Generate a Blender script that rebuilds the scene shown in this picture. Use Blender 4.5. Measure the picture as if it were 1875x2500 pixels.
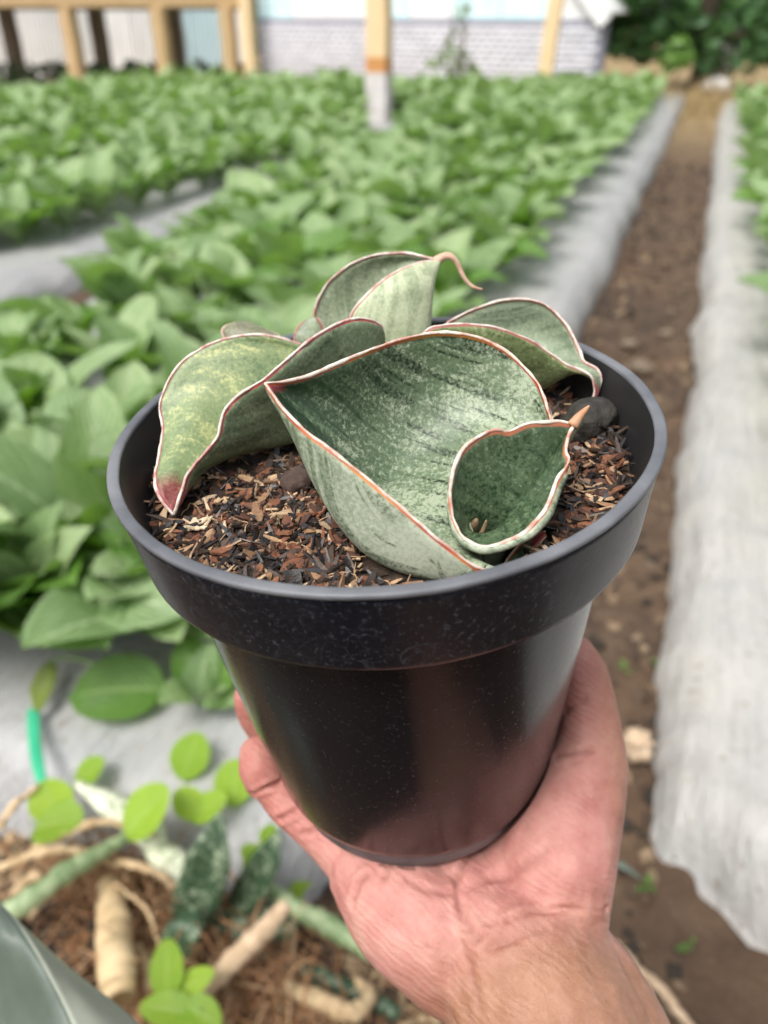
import bpy, bmesh, math, random
import numpy as np
from mathutils import Vector, Matrix, noise as mnoise
R = math.radians
sc = bpy.context.scene
for o in list(bpy.data.objects): bpy.data.objects.remove(o)
col = sc.collection
rng = random.Random(7)
nrng = np.random.default_rng(7)

# ------------------------------------------------------------------ camera
CAM_H, PITCH, YAW = 1.0, R(31.8), R(20.0)
cam_d = bpy.data.cameras.new('camera'); cam = bpy.data.objects.new('camera', cam_d); col.objects.link(cam)
cam.location = (0, 0, CAM_H); cam.rotation_euler = (R(90) - PITCH, 0, YAW)
cam_d.sensor_fit = 'VERTICAL'; cam_d.sensor_height = 24.0; cam_d.lens = 18.84
cam_d.clip_start = 0.01; cam_d.clip_end = 500
cam_d.dof.use_dof = True; cam_d.dof.focus_distance = 0.204; cam_d.dof.aperture_fstop = 6.6; cam_d.dof.aperture_blades = 0
sc.camera = cam
# ------------------------------------------------------------------ world, sun, exposure (bright overcast)
SUN_EL, SUN_AZ = R(58), R(200)
world = bpy.data.worlds.new('World'); sc.world = world; world.use_nodes = True
wn, wl = world.node_tree.nodes, world.node_tree.links; wn.clear()
sky = wn.new('ShaderNodeTexSky'); sky.sky_type = 'NISHITA'; sky.sun_disc = False
sky.sun_elevation = SUN_EL; sky.sun_rotation = SUN_AZ; sky.dust_density = 4.0; sky.air_density = 1.0
hs = wn.new('ShaderNodeHueSaturation'); hs.inputs['Saturation'].default_value = 0.22
bg = wn.new('ShaderNodeBackground'); bg.inputs['Strength'].default_value = 0.135
wo = wn.new('ShaderNodeOutputWorld')
wl.new(sky.outputs[0], hs.inputs['Color']); wl.new(hs.outputs[0], bg.inputs[0]); wl.new(bg.outputs[0], wo.inputs[0])
sun_d = bpy.data.lights.new('sun', 'SUN'); sun = bpy.data.objects.new('sun', sun_d); col.objects.link(sun)
sun_d.energy = 1.6; sun_d.angle = R(26); sun_d.color = (1.0, 0.965, 0.91)
# sun direction: azimuth measured clockwise from +Y, behind the camera
sdir = Vector((math.sin(SUN_AZ) * math.cos(SUN_EL), math.cos(SUN_AZ) * math.cos(SUN_EL), math.sin(SUN_EL)))
sun.rotation_euler = sdir.to_track_quat('Z', 'Y').to_euler(); sun.location = (0, 0, 5)
vs = sc.view_settings; vs.view_transform = 'Standard'; vs.look = 'None'; vs.gamma = 1; vs.use_curve_mapping = False
vs.exposure = 0.74
sc.render.engine = 'CYCLES'
sc.cycles.max_bounces = 8; sc.cycles.transparent_max_bounces = 8
sc.cycles.use_denoising = True

# ------------------------------------------------------------------ node material helpers
class NT:
    def __init__(s, name):
        s.m = bpy.data.materials.new(name); s.m.use_nodes = True; s.t = s.m.node_tree; s.t.nodes.clear()
        s.out = s.n('ShaderNodeOutputMaterial'); s.b = s.n('ShaderNodeBsdfPrincipled'); s.l(s.b.outputs[0], s.out.inputs['Surface'])
    def n(s, t, **k):
        x = s.t.nodes.new(t)
        for a, v in k.items(): setattr(x, a, v)
        return x
    def l(s, a, b): s.t.links.new(a, b)
    def coord(s, kind='Object', scale=(1, 1, 1), attr=None):
        if attr: src = s.n('ShaderNodeAttribute', attribute_name=attr).outputs['Vector']
        elif kind == 'World': src = s.n('ShaderNodeNewGeometry').outputs['Position']
        else: src = s.n('ShaderNodeTexCoord').outputs[kind]
        mp = s.n('ShaderNodeMapping'); mp.inputs['Scale'].default_value = scale; s.l(src, mp.inputs['Vector']); return mp.outputs[0]
    def noise(s, vec, scale, detail=4, rough=.55, dist=0):
        x = s.n('ShaderNodeTexNoise'); x.inputs['Scale'].default_value = scale; x.inputs['Detail'].default_value = detail
        x.inputs['Roughness'].default_value = rough; x.inputs['Distortion'].default_value = dist
        if vec is not None: s.l(vec, x.inputs['Vector'])
        return x.outputs['Fac']
    def ramp(s, fac, stops, interp='LINEAR'):
        x = s.n('ShaderNodeValToRGB'); x.color_ramp.interpolation = interp
        e = x.color_ramp.elements
        while len(e) < len(stops): e.new(0.5)
        for i, (p, c) in enumerate(stops):
            e[i].position = p; e[i].color = (c if not isinstance(c, (int, float)) else (c, c, c))[:3] + (1,) if not isinstance(c, (int, float)) else (c, c, c, 1)
        s.l(fac, x.inputs[0]); return x.outputs[0]
    def mix(s, fac, a, b, mode='MIX'):
        x = s.n('ShaderNodeMix', data_type='RGBA', blend_type=mode)
        for sock, v in ((x.inputs[0], fac), (x.inputs[6], a), (x.inputs[7], b)):
            if hasattr(v, 'is_linked'): s.l(v, sock)
            elif isinstance(v, (int, float)): sock.default_value = v
            else: sock.default_value = tuple(v)[:3] + (1,)
        return x.outputs[2]
    def math(s, op, a, b=0.0, clamp=False):
        x = s.n('ShaderNodeMath', operation=op); x.use_clamp = clamp
        for sock, v in ((x.inputs[0], a), (x.inputs[1], b)):
            if hasattr(v, 'is_linked'): s.l(v, sock)
            else: sock.default_value = v
        return x.outputs[0]
    def bump(s, h, strength=.3, dist=.002):
        x = s.n('ShaderNodeBump'); x.inputs['Strength'].default_value = strength; x.inputs['Distance'].default_value = dist
        s.l(h, x.inputs['Height']); s.l(x.outputs[0], s.b.inputs['Normal']); return x
    def base(s, v):
        if hasattr(v, 'is_linked'): s.l(v, s.b.inputs['Base Color'])
        else: s.b.inputs['Base Color'].default_value = tuple(v)[:3] + (1,)
    def set(s, **k):
        for a, v in k.items():
            i = s.b.inputs[a.replace('_', ' ')]
            if hasattr(v, 'is_linked'): s.l(v, i)
            else: i.default_value = v
    def translucent(s, color, fac):
        t = s.n('ShaderNodeBsdfTranslucent')
        if hasattr(color, 'is_linked'): s.l(color, t.inputs[0])
        else: t.inputs[0].default_value = tuple(color)[:3] + (1,)
        mx = s.n('ShaderNodeMixShader'); mx.inputs[0].default_value = fac
        s.l(s.b.outputs[0], mx.inputs[1]); s.l(t.outputs[0], mx.inputs[2]); s.l(mx.outputs[0], s.out.inputs['Surface'])

def objrand(nt):
    return nt.n('ShaderNodeObjectInfo').outputs['Random']

# ------------------------------------------------------------------ object helpers
def tag(o, label=None, cat=None, group=None, kind=None):
    if label: o['label'] = label
    if cat: o['category'] = cat
    if group: o['group'] = group
    if kind: o['kind'] = kind
    return o
def mesh_np(name, V, Fs, mats=(), smooth=True, midx=None, attrs=None):
    me = bpy.data.meshes.new(name)
    me.from_pydata([tuple(map(float, v)) for v in V], [], [tuple(map(int, f)) for f in Fs])
    for m in mats: me.materials.append(m)
    if smooth: me.polygons.foreach_set('use_smooth', [True] * len(me.polygons))
    if midx is not None: me.polygons.foreach_set('material_index', [int(i) for i in midx])
    for an, arr in (attrs or {}).items():
        a = me.attributes.new(an, 'FLOAT_VECTOR', 'POINT'); a.data.foreach_set('vector', np.asarray(arr, dtype=np.float32).ravel())
    me.update(); return me
def obj(name, me, parent=None, loc=None):
    o = bpy.data.objects.new(name, me); col.objects.link(o)
    if parent is not None: o.parent = parent
    if loc is not None: o.location = loc
    return o
def empty(name, mat=None, loc=None):
    o = bpy.data.objects.new(name, None); o.empty_display_size = .02; col.objects.link(o)
    if mat is not None: o.matrix_world = mat
    if loc is not None: o.location = loc
    return o
class MB:
    """collects verts and faces for one mesh"""
    def __init__(s): s.V = []; s.F = []; s.C = []; s.M = []
    def add(s, V, F, c=None, m=0):
        b = len(s.V); s.V += [tuple(v) for v in V]; s.F += [tuple(i + b for i in f) for f in F]
        s.C += [c if c is not None else (1, 1, 1)] * len(V); s.M += [m] * len(F)
    def box(s, c, h, rot=None, col_=None, jitter=0, m=0):
        P = []
        for z in (-1, 1):
            for x, y in ((-1, -1), (1, -1), (1, 1), (-1, 1)):
                p = Vector((x * h[0], y * h[1], z * h[2]))
                if jitter: p = Vector((p.x * (1 + rng.uniform(-jitter, jitter)), p.y * (1 + rng.uniform(-jitter, jitter)), p.z * (1 + rng.uniform(-jitter, jitter))))
                if rot is not None: p = rot @ p
                P.append((p.x + c[0], p.y + c[1], p.z + c[2]))
        s.add(P, [(3, 2, 1, 0), (4, 5, 6, 7), (0, 1, 5, 4), (1, 2, 6, 5), (2, 3, 7, 6), (3, 0, 4, 7)], col_, m)
    def tube(s, pts, rad, n=8, c=None, m=0, caps=True):
        pts = [Vector(p) for p in pts]; N = len(pts)
        rad = [rad] * N if isinstance(rad, (int, float)) else list(rad)
        V = []; F = []; prev = None
        for i, p in enumerate(pts):
            t = (pts[min(i + 1, N - 1)] - pts[max(i - 1, 0)])
            t = t.normalized() if t.length > 1e-9 else Vector((0, 0, 1))
            if prev is None:
                a = Vector((0, 0, 1)) if abs(t.z) < .9 else Vector((1, 0, 0)); e1 = t.cross(a).normalized()
            else:
                e1 = (prev - t * prev.dot(t)); e1 = e1.normalized() if e1.length > 1e-9 else t.orthogonal().normalized()
            prev = e1; e2 = t.cross(e1)
            for k in range(n):
                an = 2 * math.pi * k / n; V.append(p + (e1 * math.cos(an) + e2 * math.sin(an)) * rad[i])
        for i in range(N - 1):
            for k in range(n):
                F.append((i * n + k, i * n + (k + 1) % n, (i + 1) * n + (k + 1) % n, (i + 1) * n + k))
        if caps: F.append(tuple(range(n - 1, -1, -1))); F.append(tuple((N - 1) * n + k for k in range(n)))
        s.add([tuple(v) for v in V], F, c, m)
    def mesh(s, name, mats, smooth=True, colour=False):
        return mesh_np(name, s.V, s.F, mats, smooth, s.M, {'col': s.C} if colour else None)
    def build(s, name, mats, parent=None, smooth=True, colour=False, loc=None):
        return obj(name, s.mesh(name, mats if isinstance(mats, (list, tuple)) else [mats], smooth, colour), parent, loc)
def catmull(P, n):
    """smooth curve through the rows of P, n samples per span"""
    P = np.asarray(P, float); N = len(P); out = []
    for i in range(N - 1):
        p0 = P[max(i - 1, 0)]; p1 = P[i]; p2 = P[i + 1]; p3 = P[min(i + 2, N - 1)]
        if i == 0: p0 = 2 * p1 - p2
        if i == N - 2: p3 = 2 * p2 - p1
        for k in range(n):
            t = k / n
            out.append(.5 * ((2 * p1) + (-p0 + p2) * t + (2 * p0 - 5 * p1 + 4 * p2 - p3) * t * t + (-p0 + 3 * p1 - 3 * p2 + p3) * t ** 3))
    out.append(P[-1]); return np.array(out)
def icos(sub=2):
    bm = bmesh.new(); bmesh.ops.create_icosphere(bm, subdivisions=sub, radius=1)
    V = [v.co.copy() for v in bm.verts]; bm.verts.index_update(); F = [[v.index for v in f.verts] for f in bm.faces]; bm.free(); return V, F
ICO1, ICO2, ICO3 = icos(1), icos(2), icos(3)
def lump(size, seed, amp=.25, freq=1.6, ico=ICO2):
    o = Vector((seed * 3.1, seed * 1.7, seed * .9)); V = []
    for v in ico[0]:
        k = 1 + amp * mnoise.noise(v * freq + o) + amp * .5 * mnoise.noise(v * freq * 2.6 + o)
        V.append((v.x * k * size[0], v.y * k * size[1], v.z * k * size[2]))
    return V, ico[1]

# ------------------------------------------------------------------ materials
def colattr_mat(name, rough=.8, detail=120, spread=.35, bumps=.4):
    nt = NT(name); a = nt.n('ShaderNodeAttribute', attribute_name='col').outputs['Color']
    nz = nt.noise(nt.coord('Object'), detail, 5)
    nt.base(nt.mix(1.0, a, nt.ramp(nz, [(.25, 1 - spread), (.75, 1 + spread)]), 'MULTIPLY'))
    nt.set(Roughness=rough); nt.bump(nz, bumps, .0006); return nt.m
def simple(name, c1, c2, scale=20, rough=.7, bumps=.3, bdist=.003, kind='Object', sc_=(1, 1, 1), detail=5, rand=0, metallic=0):
    nt = NT(name); co = nt.coord(kind, sc_); nz = nt.noise(co, scale, detail)
    c = nt.ramp(nz, [(.3, c1), (.7, c2)])
    if rand:
        c = nt.mix(1.0, c, nt.ramp(objrand(nt), [(0, 1 - rand), (1, 1 + rand)]), 'MULTIPLY')
    nt.base(c); nt.set(Roughness=rough, Metallic=metallic); nt.bump(nz, bumps, bdist); return nt.m

def soil_mat():
    nt = NT('soil'); co = nt.coord('World')
    big = nt.noise(co, 1.7, 3); mid = nt.noise(co, 14, 6, .65); fine = nt.noise(co, 90, 4, .7)
    c = nt.ramp(mid, [(.28, (.036, .023, .015)), (.5, (.076, .048, .030)), (.72, (.15, .10, .062))])
    c = nt.mix(nt.ramp(big, [(.4, 0.0), (.65, .45)]), c, (.15, .085, .045))
    c = nt.mix(nt.ramp(fine, [(.62, 0.0), (.72, .5)]), c, (.36, .27, .17))
    # dry straw colour towards the far end of the path
    sep = nt.n('ShaderNodeSeparateXYZ'); nt.l(nt.n('ShaderNodeNewGeometry').outputs['Position'], sep.inputs[0])
    far = nt.n('ShaderNodeMapRange'); far.inputs[1].default_value = 7.0; far.inputs[2].default_value = 11.0; nt.l(sep.outputs[1], far.inputs[0])
    c = nt.mix(nt.math('MULTIPLY', far.outputs[0], .8), c, (.36, .26, .13))
    nt.base(c); nt.set(Roughness=.95); nt.bump(nt.math('ADD', mid, nt.math('MULTIPLY', fine, .4)), .9, .02); return nt.m
def film_mat(name, tint, dust):
    nt = NT(name); co = nt.coord('World')
    w = nt.noise(nt.coord('World', (16, 2.2, 6)), 1.0, 5, .6, .6); d = nt.noise(co, 5, 5, .65); f = nt.noise(co, 60, 3)
    c = nt.mix(nt.ramp(d, [(.35, 0.0), (.7, .75)]), tint, dust)
    c = nt.mix(nt.ramp(f, [(.60, 0.0), (.70, .55)]), c, (.20, .16, .11)); sp_ = nt.noise(co, 17, 6, .75)
    c = nt.mix(nt.ramp(sp_, [(.60, 0.0), (.68, .6)]), c, (.20, .155, .11))
    nt.base(c); nt.set(Roughness=nt.ramp(d, [(.3, .30), (.7, .55)]), Specular_IOR_Level=.5)
    w2 = nt.noise(nt.coord('World', (70, 9, 20)), 1.0, 4, .6, .8)
    nt.bump(nt.math('ADD', w, nt.math('MULTIPLY', w2, .35)), 1.0, .022); return nt.m
def crop_leaf_mat(name, lo, hi, vein, trans, tf=.28):
    nt = NT(name); a = nt.n('ShaderNodeAttribute', attribute_name='luv').outputs['Vector']
    sep = nt.n('ShaderNodeSeparateXYZ'); nt.l(a, sep.inputs[0])
    nz = nt.noise(nt.coord(attr='luv', scale=(4, 4, 1)), 1.5, 4)
    c = nt.ramp(nz, [(.3, lo), (.7, hi)])
    c = nt.mix(1.0, c, nt.ramp(objrand(nt), [(0, (.72, .78, .7)), (.5, (1, 1, 1)), (1, (1.28, 1.18, 1.25))]), 'MULTIPLY')
    mid = nt.ramp(nt.math('ABSOLUTE', sep.outputs[1]), [(0.0, 1.0), (.09, 0.0)])
    wv = nt.n('ShaderNodeTexWave', wave_type='BANDS'); wv.inputs['Scale'].default_value = 1.4; wv.inputs['Distortion'].default_value = 1.2
    cmb = nt.n('ShaderNodeCombineXYZ'); nt.l(nt.math('SUBTRACT', nt.math('MULTIPLY', sep.outputs[0], 3.0), nt.math('ABSOLUTE', sep.outputs[1])), cmb.inputs[0])
    nt.l(cmb.outputs[0], wv.inputs['Vector'])
    side = nt.ramp(wv.outputs['Fac'], [(.86, 0.0), (1.0, .35)])
    c = nt.mix(mid, c, vein); c = nt.mix(side, c, vein)
    nt.base(c); nt.set(Roughness=.46, Specular_IOR_Level=.6)
    nt.bump(nt.math('ADD', wv.outputs['Fac'], nz), .5, .004); nt.translucent(trans, tf); return nt.m
M = {}
M['soil'] = soil_mat()
M['film'] = film_mat('mulch_film', (.36, .365, .375), (.44, .425, .41))
M['film_pale'] = film_mat('mulch_film_pale', (.40, .395, .385), (.51, .48, .43))
M['crop'] = crop_leaf_mat('crop_leaf', (.165, .275, .095), (.325, .44, .22), (.44, .55, .31), (.30, .55, .07))
M['crop_deep'] = crop_leaf_mat('crop_leaf_deep', (.07, .17, .02), (.12, .25, .04), (.25, .38, .12), (.25, .50, .03))
M['petiole'] = simple('petiole', (.20, .34, .10), (.30, .44, .17), 30, .5)
M['stuff_leaf'] = M['crop']

# ------------------------------------------------------------------ ground, path, beds
def sheet(x0, x1, y0, y1, nx, ny, fz):
    xs = np.linspace(x0, x1, nx); ys = np.linspace(0, 1, ny) ** 1.6 * (y1 - y0) + y0
    V = [(x, y, fz(x, y)) for y in ys for x in xs]
    F = [(j * nx + i, j * nx + i + 1, (j + 1) * nx + i + 1, (j + 1) * nx + i) for j in range(ny - 1) for i in range(nx - 1)]
    return V, F
def nz2(x, y, f, s=0.0): return mnoise.noise(Vector((x * f, y * f, s)))
# one ground sheet: fine grid near, stretched to the horizon
gx = np.concatenate([[-220, -80, -30, -14, -8, -5, -3.4], np.linspace(-2.6, -.5, 30), np.linspace(-.48, .2, 60), np.linspace(.22, 1.2, 16), [1.8, 2.6, 4, 7, 14, 30, 80, 220]])
gy = np.concatenate([[-220, -60, -15, -5, -2, -.6], np.linspace(-.2, 3.2, 100), np.linspace(3.3, 9, 60), [10, 11.5, 13, 15, 18, 24, 40, 90, 260]])
def gz(x, y):
    if x < -2.7 or x > 1.3 or y < -.3 or y > 9.2: return 0.0
    return .020 * nz2(x, y, 6) + .018 * nz2(x, y, 19, 3) + .008 * nz2(x, y, 48, 5) - .03 * math.exp(-((x + .1) / .22) ** 2)
V = [(x, y, gz(x, y)) for y in gy for x in gx]; nx = len(gx)
F = [(j * nx + i, j * nx + i + 1, (j + 1) * nx + i + 1, (j + 1) * nx + i) for j in range(len(gy) - 1) for i in range(nx - 1)]
tag(obj('ground', mesh_np('ground', V, F, [M['soil']])), 'brown earth of the vegetable field and its bare path', kind='structure')

BEDS = [  # name, x0, x1, y0, y1, material, label
    (-2.06, -.30, .50, 12.4, M['film'], 'silver plastic mulch film on the wide bed left of the path'),
    (-7.8, -2.36, .6, 11.6, M['film'], 'silver plastic mulch film on the far bed beyond the gap'),
    (.10, 2.6, .80, 11.4, M['film_pale'], 'dusty pale plastic mulch film on the bed right of the path')]
BED_Z = .12
def bed_profile(x0, x1):
    def edge(s, y, k): return .022 * nz2(k, y, 2.3) + .014 * nz2(k, y, 8.0) + .006 * nz2(k, y, 26)
    return edge
def make_bed(x0, x1, y0, y1, mat, label):
    ts = np.concatenate([[0, .0, .012, .03, .06], np.linspace(.1, .9, 30), [.94, .97, .988, 1.0, 1.0]])
    ys = np.concatenate([[y0 - .03], y0 + np.linspace(0, 1, 130) ** 1.8 * (y1 - y0)])
    W = x1 - x0; V = []; n = len(ts)
    for j, y in enumerate(ys):
        eL = .026 * nz2(x0, y, 2.1) + .020 * nz2(x0, y, 7.0, 2) + .013 * nz2(x0, y, 21, 4)
        eR = .026 * nz2(x1, y, 2.1) + .020 * nz2(x1, y, 7.0, 2) + .013 * nz2(x1, y, 21, 4)
        for i, t in enumerate(ts):
            a, b = x0 + eL, x1 + eR
            x = a + (b - a) * t
            d = min(x - a, b - x); k = min(1.0, max(0, d) / .085)
            z = .02 + (BED_Z - .02) * (1 - (1 - k) ** 2.2)
            if i in (0, n - 1): z = -.03
            front = min(1.0, max(0.0, (y - y0) / .10)); z = z * (1 - (1 - front) ** 2.5) if i not in (0, n - 1) else z
            if j == 0: z = -.03
            z += .010 * nz2(x, y, 3.5, 1) + .006 * nz2(x * 3, y * .9, 4, 6) * k + .005 * nz2(x, y, 17, 9) + .004 * nz2(x * 5, y * 1.2, 6, 3) * k
            # curved front end of the bed
            yy = y - (max(0, 1 - (y - y0) / 1.2) * min(.42, .85 * max(0, x - a - .02)) if x0 > 0 else 0)
            V.append((x, yy, z))
    F = [(j * n + i, j * n + i + 1, (j + 1) * n + i + 1, (j + 1) * n + i) for j in range(len(ys) - 1) for i in range(n - 1)]
    o = obj('plastic_mulch', mesh_np('plastic_mulch', V, F, [mat]))
    return tag(o, label, 'mulch film', 'plastic mulch films over the vegetable beds')
for b in BEDS: make_bed(*b)

# ------------------------------------------------------------------ crop plants
def crop_leaf(seed, L=.185, W=.088, a0=62, droop=75, deep=False, nl=11, nw=5):
    r = random.Random(seed); V = []; UV = []; px, pz = 0.0, 0.0
    a = R(a0); ds = L / (nl - 1); ph = r.uniform(0, 6); side = r.uniform(-.012, .012)
    for i in range(nl):
        t = i / (nl - 1)
        w = .0035 if t < .24 else .0035 + (W / 2) * (math.sin(math.pi * min(1, ((t - .22) / .78)) ** .78) ** .72)
        if i == nl - 1: w = .004
        for k in range(nw):
            q = (k / (nw - 1)) * 2 - 1
            cup = abs(q) ** 1.5 * w * .30 + .006 * math.sin(ph + t * 9 + q * 2.5) * abs(q) * (1 if t > .3 else 0)
            nx_, nz_ = -math.sin(a), math.cos(a)
            V.append((q * w + side * t * t * 6, px + nx_ * cup, pz + nz_ * cup)); UV.append((t, q, 0))
        px += math.cos(a) * ds; pz += math.sin(a) * ds; a -= R(droop) / (nl - 1) * (0.5 + 1.0 * t)
    F = [(i * nw + k, i * nw + k + 1, (i + 1) * nw + k + 1, (i + 1) * nw + k) for i in range(nl - 1) for k in range(nw - 1)]
    return mesh_np('leaf', V, F, [M['crop_deep'] if deep else M['crop']], True, None, {'luv': UV})
LEAVES = [crop_leaf(i, rng.uniform(.17, .23), rng.uniform(.085, .12), rng.uniform(58, 84), rng.uniform(55, 112)) for i in range(9)]
LEAVES += [crop_leaf(20 + i, rng.uniform(.17, .21), rng.uniform(.08, .11), rng.uniform(55, 78), rng.uniform(60, 105), True) for i in range(2)]
def plant_layout(r, size):
    out = []; n = r.randint(13, 17); a = r.uniform(0, 6.28)
    for k in range(n):
        a += 2.399 + r.uniform(-.35, .35); young = k / n
        m = r.randrange(9) if r.random() > .16 else 9 + r.randrange(2)
        tilt = -.02 + .60 * young + r.uniform(-.14, .14)           # outer leaves hang, inner ones stand up
        s = size * (1.06 - .38 * young) * r.uniform(.85, 1.12)
        out.append((m, a, tilt, s, r.uniform(-.25, .25)))
    return out
def leaf_matrix(a, tilt, s, rollv):
    return Matrix.Rotation(a, 4, 'Z') @ Matrix.Translation((0, .006, .0)) @ Matrix.Rotation(tilt, 4, 'X') @ Matrix.Rotation(rollv, 4, 'Y') @ Matrix.Diagonal((s, s, s, 1))
spots = []
cols_by_bed = [([-.71, -1.0, -1.29, -1.58, -1.86, -2.08], 1.02, 12.2, 'wide'), ([-2.46, -2.75, -3.04, -3.33, -3.62, -3.91, -4.2, -4.5, -4.8, -5.1, -5.4, -5.7, -6.0, -6.3, -6.6, -6.9, -7.2], 1.2, 11.2, 'far'), ([.41, .72, 1.02, 1.34, 1.66], 1.7, 11.2, 'right')]
F0 = 1736.0
fwdv = Vector((-math.sin(YAW) * math.cos(PITCH), math.cos(YAW) * math.cos(PITCH), -math.sin(PITCH)))
rgt = Vector((math.cos(YAW), math.sin(YAW), 0)); upv = rgt.cross(fwdv)
def in_view(p, margin=1.0):
    q = Vector(p) - Vector((0, 0, CAM_H)); z = q.dot(fwdv)
    if z < .05: return False
    return abs(q.dot(rgt) / z) < .478 * margin + .16 / z and -.637 - .3 / z < q.dot(upv) / z < .637 + .3 / z
prng = random.Random(11)
for cx, y0, y1, bed in cols_by_bed:
    for ci, x in enumerate(cx):
        y = y0 + (.16 if ci % 2 else 0)
        while y < y1:
            if (x == -2.46 and y < 5.2) or (x == -2.75 and y < 2.7) or (x == -2.08 and y < 4.0) or (x == -1.86 and y < 2.5) or (abs(x + .37 * y) < .24 and 5.8 < y < 8.3): y += .30; continue
            p = (x + prng.uniform(-.035, .035), y + prng.uniform(-.035, .035), BED_Z - .004)
            if in_view(p, 1.6): spots.append((math.dist(p, (0, 0, CAM_H)), p, bed))
            y += .30
for p in ((-.86, .80, 0), (-1.10, .84, 0), (-1.34, .98, 0), (-.98, 1.02, 0), (-.72, .97, 0), (-.70, .84, 0), (-1.02, .70, 0), (-.84, .93, 0), (-.86, .75, 0), (-.62, .90, 0)): spots.append((math.dist(p, (0, 0, CAM_H)), (p[0], p[1], BED_Z - .004), 'wide'))
spots.sort()
N_INDIV = 296
lab = {'wide': ('leafy pale green crop plant in the wide bed left of the path', 'crop plants in the wide bed left of the path'),
       'far': ('leafy pale green crop plant in the far left bed beyond the grey gap', 'crop plants in the far left bed'),
       'right': ('leafy pale green crop plant in the bed right of the path', 'crop plants in the bed right of the path')}
ORD = ['first', 'second', 'third', 'fourth', 'fifth', 'sixth']
rowc = {}
def crop_label(p, bed):
    if bed == 'wide':
        xs_ = cols_by_bed[0][0]; j = min(range(len(xs_)), key=lambda i: abs(xs_[i] - p[0])); rowc[j] = rowc.get(j, 0) + 1
        rn = ['path side row', 'second row', 'third row', 'fourth row', 'fifth row', 'row along the grey gap'][j]
        if rowc[j] <= 6: return 'leafy crop plant, %s from the front in the wide bed\'s %s' % (ORD[rowc[j] - 1], rn)
        return 'pale green crop plant farther back in the wide bed\'s %s' % rn
    if bed == 'right':
        if p[0] < .56:
            rowc['r'] = rowc.get('r', 0) + 1
            if rowc['r'] <= 6: return 'leafy crop plant, %s from the front beside the path in the right bed' % ORD[rowc['r'] - 1]
        return 'leafy pale green crop plant farther back in the bed right of the path'
    return lab[bed][0]
indiv = [s for s in spots if in_view(s[1], 1.04)][:N_INDIV]
for d, p, bed in indiv:
    root = empty('leafy_crop_plant', Matrix.Translation(p))
    tag(root, crop_label(p, bed), 'crop plant', lab[bed][1])
    for m, a, tilt, s, rv in plant_layout(prng, prng.uniform(1.2, 1.62)):
        lf = bpy.data.objects.new('leaf', LEAVES[m]); col.objects.link(lf); lf.parent = root; lf.matrix_local = leaf_matrix(a, tilt, s, rv)
ids = {id(s) for s in indiv}; rest = [s for s in spots if id(s) not in ids]
LV = []
for me in LEAVES:
    LV.append((np.array([v.co[:] for v in me.vertices]), np.array([p.vertices[:] for p in me.polygons]), np.array([d.vector[:] for d in me.attributes['luv'].data])))
VV, FF, UU, MI, off = [], [], [], [], 0
for d, p, bed in rest:
    for m, a, tilt, s, rv in plant_layout(prng, prng.uniform(1.2, 1.62)):
        v, f, u = LV[m]; mt = np.array(Matrix.Translation(p) @ leaf_matrix(a, tilt, s, rv))
        VV.append(v @ mt[:3, :3].T + mt[:3, 3]); FF.append(f + off); UU.append(u); MI += [1 if m > 8 else 0] * len(f); off += len(v)
if VV:
    o = obj('crop_foliage', mesh_np('crop_foliage', np.concatenate(VV), np.concatenate(FF), [M['crop'], M['crop_deep']], True, MI, {'luv': np.concatenate(UU)}))
    tag(o, 'mass of leafy crop plants at the far end of the beds', kind='stuff')

# ------------------------------------------------------------------ world anchors from sight lines (metres)
CAMP = Vector((0, 0, CAM_H)); HD = Vector((-math.sin(YAW), math.cos(YAW), 0))
def sight(a, b): return rgt * ((a - 829.5) / F0) - upv * ((b - 1106.) / F0) + fwdv
def on_z(a, b, z): d = sight(a, b); return CAMP + d * ((z - CAM_H) / d.z)
def at_range(a, b, D): d = sight(a, b); return CAMP + d * (D / d.dot(HD))
# ------------------------------------------------------------------ background structures
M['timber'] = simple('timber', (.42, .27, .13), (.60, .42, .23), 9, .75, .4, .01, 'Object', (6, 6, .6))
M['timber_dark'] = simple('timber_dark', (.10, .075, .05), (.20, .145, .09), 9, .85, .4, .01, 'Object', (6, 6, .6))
M['timber_pale'] = simple('timber_pale', (.72, .50, .28), (.84, .62, .38), 9, .7, .3, .008, 'Object', (6, 6, .6))
M['timber_orange'] = simple('timber_orange', (.48, .20, .06), (.60, .29, .10), 9, .7, .3, .008)
M['post_wrap'] = simple('post_wrap', (.50, .46, .45), (.68, .64, .63), 12, .6, .4, .01)
M['brick'] = simple('painted_brick', (.62, .62, .68), (.82, .82, .87), 14, .8, .4, .004, 'Object', rand=.12)
M['mortar'] = simple('mortar', (.20, .20, .25), (.27, .27, .32), 20, .9, .4, .004)
M['cyan_sheet'] = simple('cyan_sheet', (.55, .80, .85), (.72, .90, .93), 3, .5, .1, .004)
M['white_paint'] = simple('white_paint', (.78, .79, .80), (.86, .86, .86), 4, .5, .1, .004)
M['fence_pale'] = simple('fence_pale', (.70, .70, .70), (.84, .84, .83), 5, .6, .2, .004, 'Object', (3, 3, .5), rand=.15)
M['fence_teal'] = simple('fence_teal', (.45, .58, .62), (.55, .68, .72), 5, .6, .2, .004, 'Object', (3, 3, .5))
def gp(p): return Vector((p[0], p[1], 0))
def beam_box(mb, a, b, w, h, up=Vector((0, 0, 1))):
    a, b = Vector(a), Vector(b); d = (b - a); L = d.length; d.normalize()
    s = d.cross(up).normalized(); u = s.cross(d)
    m3 = Matrix((s, d, u)).transposed(); mb.box((a + b) / 2, (w / 2, L / 2, h / 2), m3)
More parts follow.
